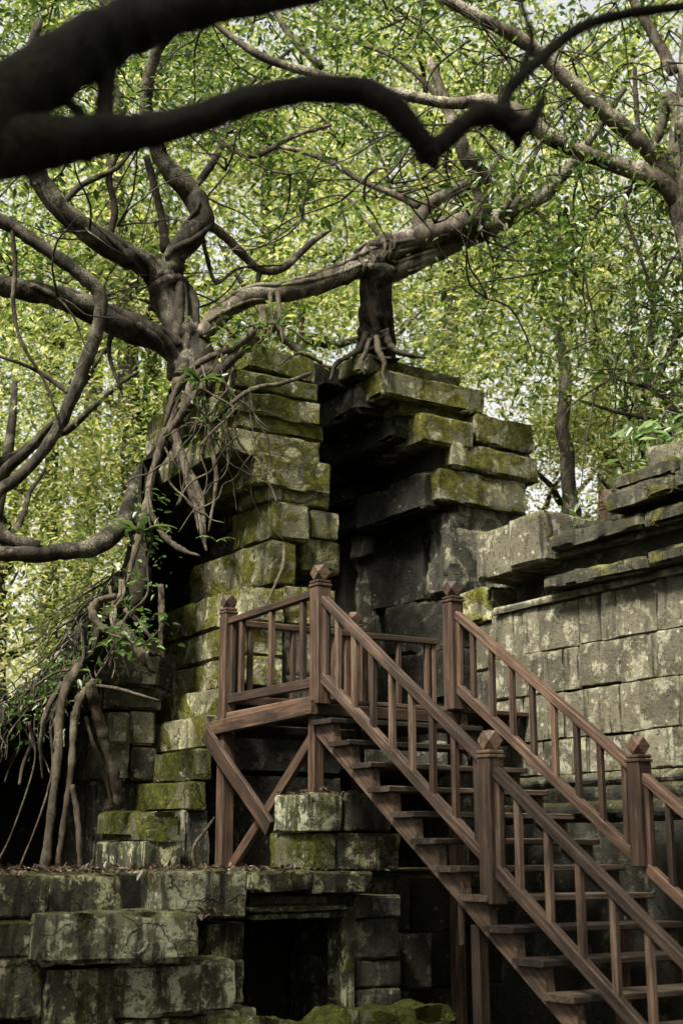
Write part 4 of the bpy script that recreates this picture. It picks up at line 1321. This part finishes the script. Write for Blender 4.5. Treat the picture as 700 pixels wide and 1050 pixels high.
protos = []
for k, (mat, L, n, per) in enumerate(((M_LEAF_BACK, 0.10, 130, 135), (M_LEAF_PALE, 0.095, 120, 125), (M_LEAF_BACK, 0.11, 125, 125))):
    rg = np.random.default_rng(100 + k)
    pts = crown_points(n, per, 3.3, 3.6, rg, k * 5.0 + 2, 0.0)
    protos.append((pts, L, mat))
spec = [  # x px, distance, crown centre height, scale, proto, label
    (-35, 19, 6.2, 0.95, 0, 'yellow green tree behind the looping limb at far left'),
    (70, 25, 10.0, 1.1, 0, 'yellow green tree behind the low left limb of the fig'),
    (120, 24, 11.5, 1.15, 2, 'green tree seen through the fork of the fig trunk'),
    (20, 27, 6.5, 1.3, 1, 'pale tree low behind the earth slope'),
    (330, 23, 9.3, 1.0, 2, 'green tree straight behind the gap between the piers'),
    (260, 28, 16.0, 1.35, 0, 'tall green tree above the centre of the fig limb'),
    (450, 25, 14.0, 1.1, 2, 'green tree behind the kinked end of the fig limb'),
    (600, 24, 6.6, 0.95, 1, 'pale tree with a dark trunk behind the wall end'),
    (690, 21, 9.6, 0.95, 0, 'yellow green tree hanging over the wall at right'),
    (720, 22, 6.0, 1.05, 0, 'dense green tree behind the broad leaved shrub'),
    (620, 29, 17.0, 1.4, 2, 'tall green tree at the top right'),
    (90, 31, 18.5, 1.5, 2, 'tall green tree at the top left'),
    (-40, 33, 8.5, 1.5, 1, 'far pale tree low at the left edge'),
    (400, 36, 19.0, 1.6, 0, 'far tall tree above the middle of the picture'),
    (200, 35, 10.0, 1.5, 1, 'far pale tree left behind the left pier'),
    (760, 34, 12.5, 1.5, 1, 'far pale tree at the right edge'),
    (535, 35, 8.5, 1.45, 1, 'far pale tree between the right pier and the wall'),
]
made = {}
for i, (px, Y, zc, sc, pr, lab) in enumerate(spec):
    c = at(px, 525, Y)
    base = Vector((c.x, Y, 0))
    tr = thing('forest_tree', base, lab, 'tree', 'forest trees behind the ruins')
    M = Matrix.Translation(Vector((c.x, Y, zc))) @ Matrix.Rotation(i * 1.9, 4, 'Z') @ Matrix.Diagonal((sc, sc, sc, 1))
    if pr not in made:
        pts, L, mat = protos[pr]
        o = leaf_obj('crown', pts, L, mat, tr, M, rng=np.random.default_rng(300 + pr))
        made[pr] = o
    else:
        o = made[pr].copy()
        link(o, tr, M)
    rg = random.Random(i)
    lean = Vector((rg.uniform(-.8, .8), rg.uniform(-.5, .5), 0))
    r0 = 0.13 + 0.09 * sc
    top = Vector((c.x, Y, zc + 2.2 * sc)) + lean
    tube('trunk', [base - Z * 0.1, base + lean * 0.3 + Z * zc * 0.35, base + lean * 0.6 + Z * zc * 0.75, top], [r0 * 1.3, r0, r0 * .75, r0 * .2], M_BARK, tr, seg=9, rough=0.12, wob=0.12, seed=i * 3.0)
    for k in range(7):
        z_ = zc + rg.uniform(-2.2, 1.2) * sc
        s_ = base + lean * 0.6 + Z * z_
        d = Vector((rg.uniform(-1, 1), rg.uniform(-1, 1), rg.uniform(0.1, 0.9))).normalized()
        tube('limb', [s_, s_ + d * 1.2 * sc, s_ + d * 2.4 * sc + Z * 0.3], [r0 * .42, r0 * .28, r0 * .1], M_BARK, tr, seg=6, rough=0.08, wob=0.1, seed=k + i)
# the forest closes round the clearing behind the camera and on both sides
ring = [(-11.5, 6.0, 8.5, 1.5, 'tall tree left of the clearing, level with the stairs'), (-10.5, 0.0, 8.0, 1.5, 'tree left of the camera at the clearing edge'),
        (-8.0, -6.0, 8.0, 1.6, 'tree behind the camera to its left'), (-2.5, -8.5, 7.5, 1.6, 'tree straight behind the camera'),
        (3.5, -8.0, 8.5, 1.6, 'leaning tree behind the camera to its right'), (8.5, -4.0, 8.0, 1.6, 'tree right of the camera at the clearing edge'),
        (10.5, 2.0, 8.5, 1.6, 'tree right of the clearing beside the wall'), (9.5, 8.0, 10.5, 1.5, 'tall tree standing behind the ashlar wall'),
        (4.6, 4.4, 12.5, 1.15, 'slim unseen tree added right of the foot of the stairs'), (-12.5, 12.5, 9.5, 1.5, 'tall tree at the far left end of the terrace')]  # the slim tree's overhead crown is added out of view for dappled shade
ring += [(-6.0, 3.0, 11.5, 1.15, 'tall tree added out of view, its crown shading the terrace from the left'), (1.2, 2.8, 12.0, 1.15, 'tall tree added out of view, its crown shading from over the camera'),
         (-2.6, 1.2, 10.5, 1.1, 'low crowned tree added out of view behind the camera as shade'), (4.2, 8.2, 13.5, 1.0, 'slim tree added out of view behind the wall, shading the stairs')]  # overhead crowns added out of view, on the sun's path, to shade the ruin
for i, (x, y, zc, sc, lab) in enumerate(ring):
    tx, ty = {8: (6.0, 3.2), 10: (-8.5, 3.0), 11: (5.8, 0.5), 12: (-4.5, -2.0), 13: (6.2, 9.5)}.get(i, (x, y))
    tr = thing('forest_tree', Vector((tx, ty, 0)), lab, 'tree', 'forest trees behind the ruins')
    o = made[0 if i % 2 else 2].copy()
    link(o, tr, Matrix.Translation(Vector((x, y, zc))) @ Matrix.Rotation(1 + i * 2.3, 4, 'Z') @ Matrix.Diagonal((sc, sc, sc * (0.6 if i in (8, 10, 11, 12, 13) else 1.25), 1)))
    tube('trunk', [Vector((tx, ty, -0.1)), Vector((tx * 1.03, ty, zc * .35)), Vector(((tx * 2 + x) / 3, (ty * 2 + y) / 3, zc * .7)), Vector((x, y, zc + 2))], [0.34, 0.26, 0.2, 0.06], M_BARK, tr, seg=10, rough=0.12, wob=0.15, seed=i * 2.0)
o = made[2].copy()
link(o, near, Matrix.Translation(Vector((-2.3, 0.6, 7.4))) @ Matrix.Rotation(0.7, 4, 'Z') @ Matrix.Diagonal((0.75, 0.75, 0.55, 1)))  # crown added out of view, set toward the sun to shade the near limbs
tube('limb', [Vector((-2.95, 2.25, 2.0)), Vector((-2.9, 1.9, 3.6)), Vector((-2.6, 1.2, 5.6)), Vector((-2.3, 0.6, 7.6))], [0.12, 0.1, 0.07, 0.02], M_BARK_DARK, near, seg=10, rough=0.12)
# slender trunk seen upper left
for lab, x0, y0, x1, y1, Y, w in (('ivy wrapped trunk rising behind the left fork of the fig', 128, 330, 112, 60, 24, 24),
                                  ('dark straight trunk beyond the wall corner', 588, 640, 578, 380, 20, 17)):
    a, b_ = at(x0, y0, Y), at(x1, y1, Y)
    d = (b_ - a) / (b_.z - a.z)
    foot = a - d * a.z
    r = w / 2 / FPX * Y
    tr = thing('forest_tree', foot, lab, 'tree', 'forest trees behind the ruins')
    P = [foot, foot.lerp(b_, 0.35), foot.lerp(b_, 0.7), b_, b_ + d * 3]
    tube('trunk', P, [r * 1.3, r * 1.1, r, r * .85, r * .4], M_BARK, tr, seg=10, wob=0.12, seed=Y)
    rg = np.random.default_rng(int(Y))
    cl = [tuple(b_ + d * 2.6 + Vector(rg.normal(0, 1, 3)) * 1.3) for _ in range(70)]
    leaf_obj('crown', sprays(cl, 50, 0.35, rg), 0.12, M_LEAF_BACK, tr, rng=rg)

# far wood, one mass
rg = np.random.default_rng(77)
n = 1000
cx_ = rg.uniform(-34, 34, n)
cy_ = rg.uniform(42, 56, n)
cz_ = rg.uniform(0, 13, n)
keep = np.array([not (2.5 < a < 9.5 and c > 6) and not (-11 < a < -6 and c > 12) and noise.noise(Vector((a * .22, b * .22, c * .22))) > -0.10 for a, b, c in zip(cx_, cy_, cz_)])
cl = np.stack([cx_, cy_, cz_], 1)[keep]
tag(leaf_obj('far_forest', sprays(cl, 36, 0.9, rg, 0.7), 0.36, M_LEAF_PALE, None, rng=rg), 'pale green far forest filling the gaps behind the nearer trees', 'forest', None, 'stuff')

# ================================================================== FALLEN LEAVES
rg = np.random.default_rng(5)
lp = []
for n_, u0, u1, v0, v1, z in ((620, -3.6, -1.7, -1.3, 0.75, 1.475), (560, -1.75, 0.4, -1.6, 0.55, 1.475), (240, -2.6, -1.3, 0.3, 0.95, 1.185), (120, -0.1, 0.4, -0.6, 0.1, 2.085)):
    for _ in range(n_):
        p = g(rg.uniform(u0, u1), rg.uniform(v0, v1), z + rg.uniform(0, 0.018))
        lp.append(tuple(p))
tag(leaf_obj('fallen_leaves', lp, 0.055, M_LITTER, None, droop=0.0, flat=0.25, rng=rg), 'brown fallen leaves lying on the terrace ledges', 'fallen leaves', None, 'stuff')

# ================================================================== LIGHT, SKY, CAMERA
SUN = Vector((-0.36, -0.50, 0.80)).normalized()
sun = bpy.data.lights.new('sun', 'SUN')
sun.energy = 5.0
sun.angle = rad(10)
sun.color = (1.0, 0.94, 0.82)
so = bpy.data.objects.new('sun', sun)
COL.objects.link(so)
so.rotation_euler = SUN.to_track_quat('Z', 'Y').to_euler()
w = bpy.data.worlds.new('World')
scene.world = w
w.use_nodes = True
nt = w.node_tree
nt.nodes.clear()
sky = nt.nodes.new('ShaderNodeTexSky')
sky.sky_type = 'NISHITA'
sky.sun_disc = False
sky.sun_elevation = math.asin(SUN.z)
sky.sun_rotation = math.atan2(SUN.x, SUN.y)
sky.air_density = 1.0
sky.dust_density = 5.0
hs = nt.nodes.new('ShaderNodeHueSaturation')
hs.inputs['Saturation'].default_value = 0.08
bg = nt.nodes.new('ShaderNodeBackground')
bg.inputs['Strength'].default_value = 0.12
wo = nt.nodes.new('ShaderNodeOutputWorld')
nt.links.new(sky.outputs[0], hs.inputs['Color'])
nt.links.new(hs.outputs[0], bg.inputs[0])
nt.links.new(bg.outputs[0], wo.inputs[0])

cam = bpy.data.cameras.new('camera')
cam.sensor_fit = 'VERTICAL'
cam.sensor_height = 36
cam.sensor_width = 24
cam.lens = FPX / 1050 * 36
cam.clip_end = 1000
cam.dof.use_dof = True
cam.dof.focus_distance = 12.3
cam.dof.aperture_fstop = 2.2
co = bpy.data.objects.new('camera', cam)
COL.objects.link(co)
co.location = EYE
co.rotation_euler = (rad(90) + PITCH, 0, 0)
scene.camera = co

scene.view_settings.view_transform = 'Standard'
scene.view_settings.look = 'None'
scene.view_settings.exposure = 1.45
scene.view_settings.gamma = 1
scene.cycles.use_denoising = True
scene.cycles.max_bounces = 7
scene.cycles.diffuse_bounces = 4
scene.cycles.transmission_bounces = 4
scene.cycles.transparent_max_bounces = 4
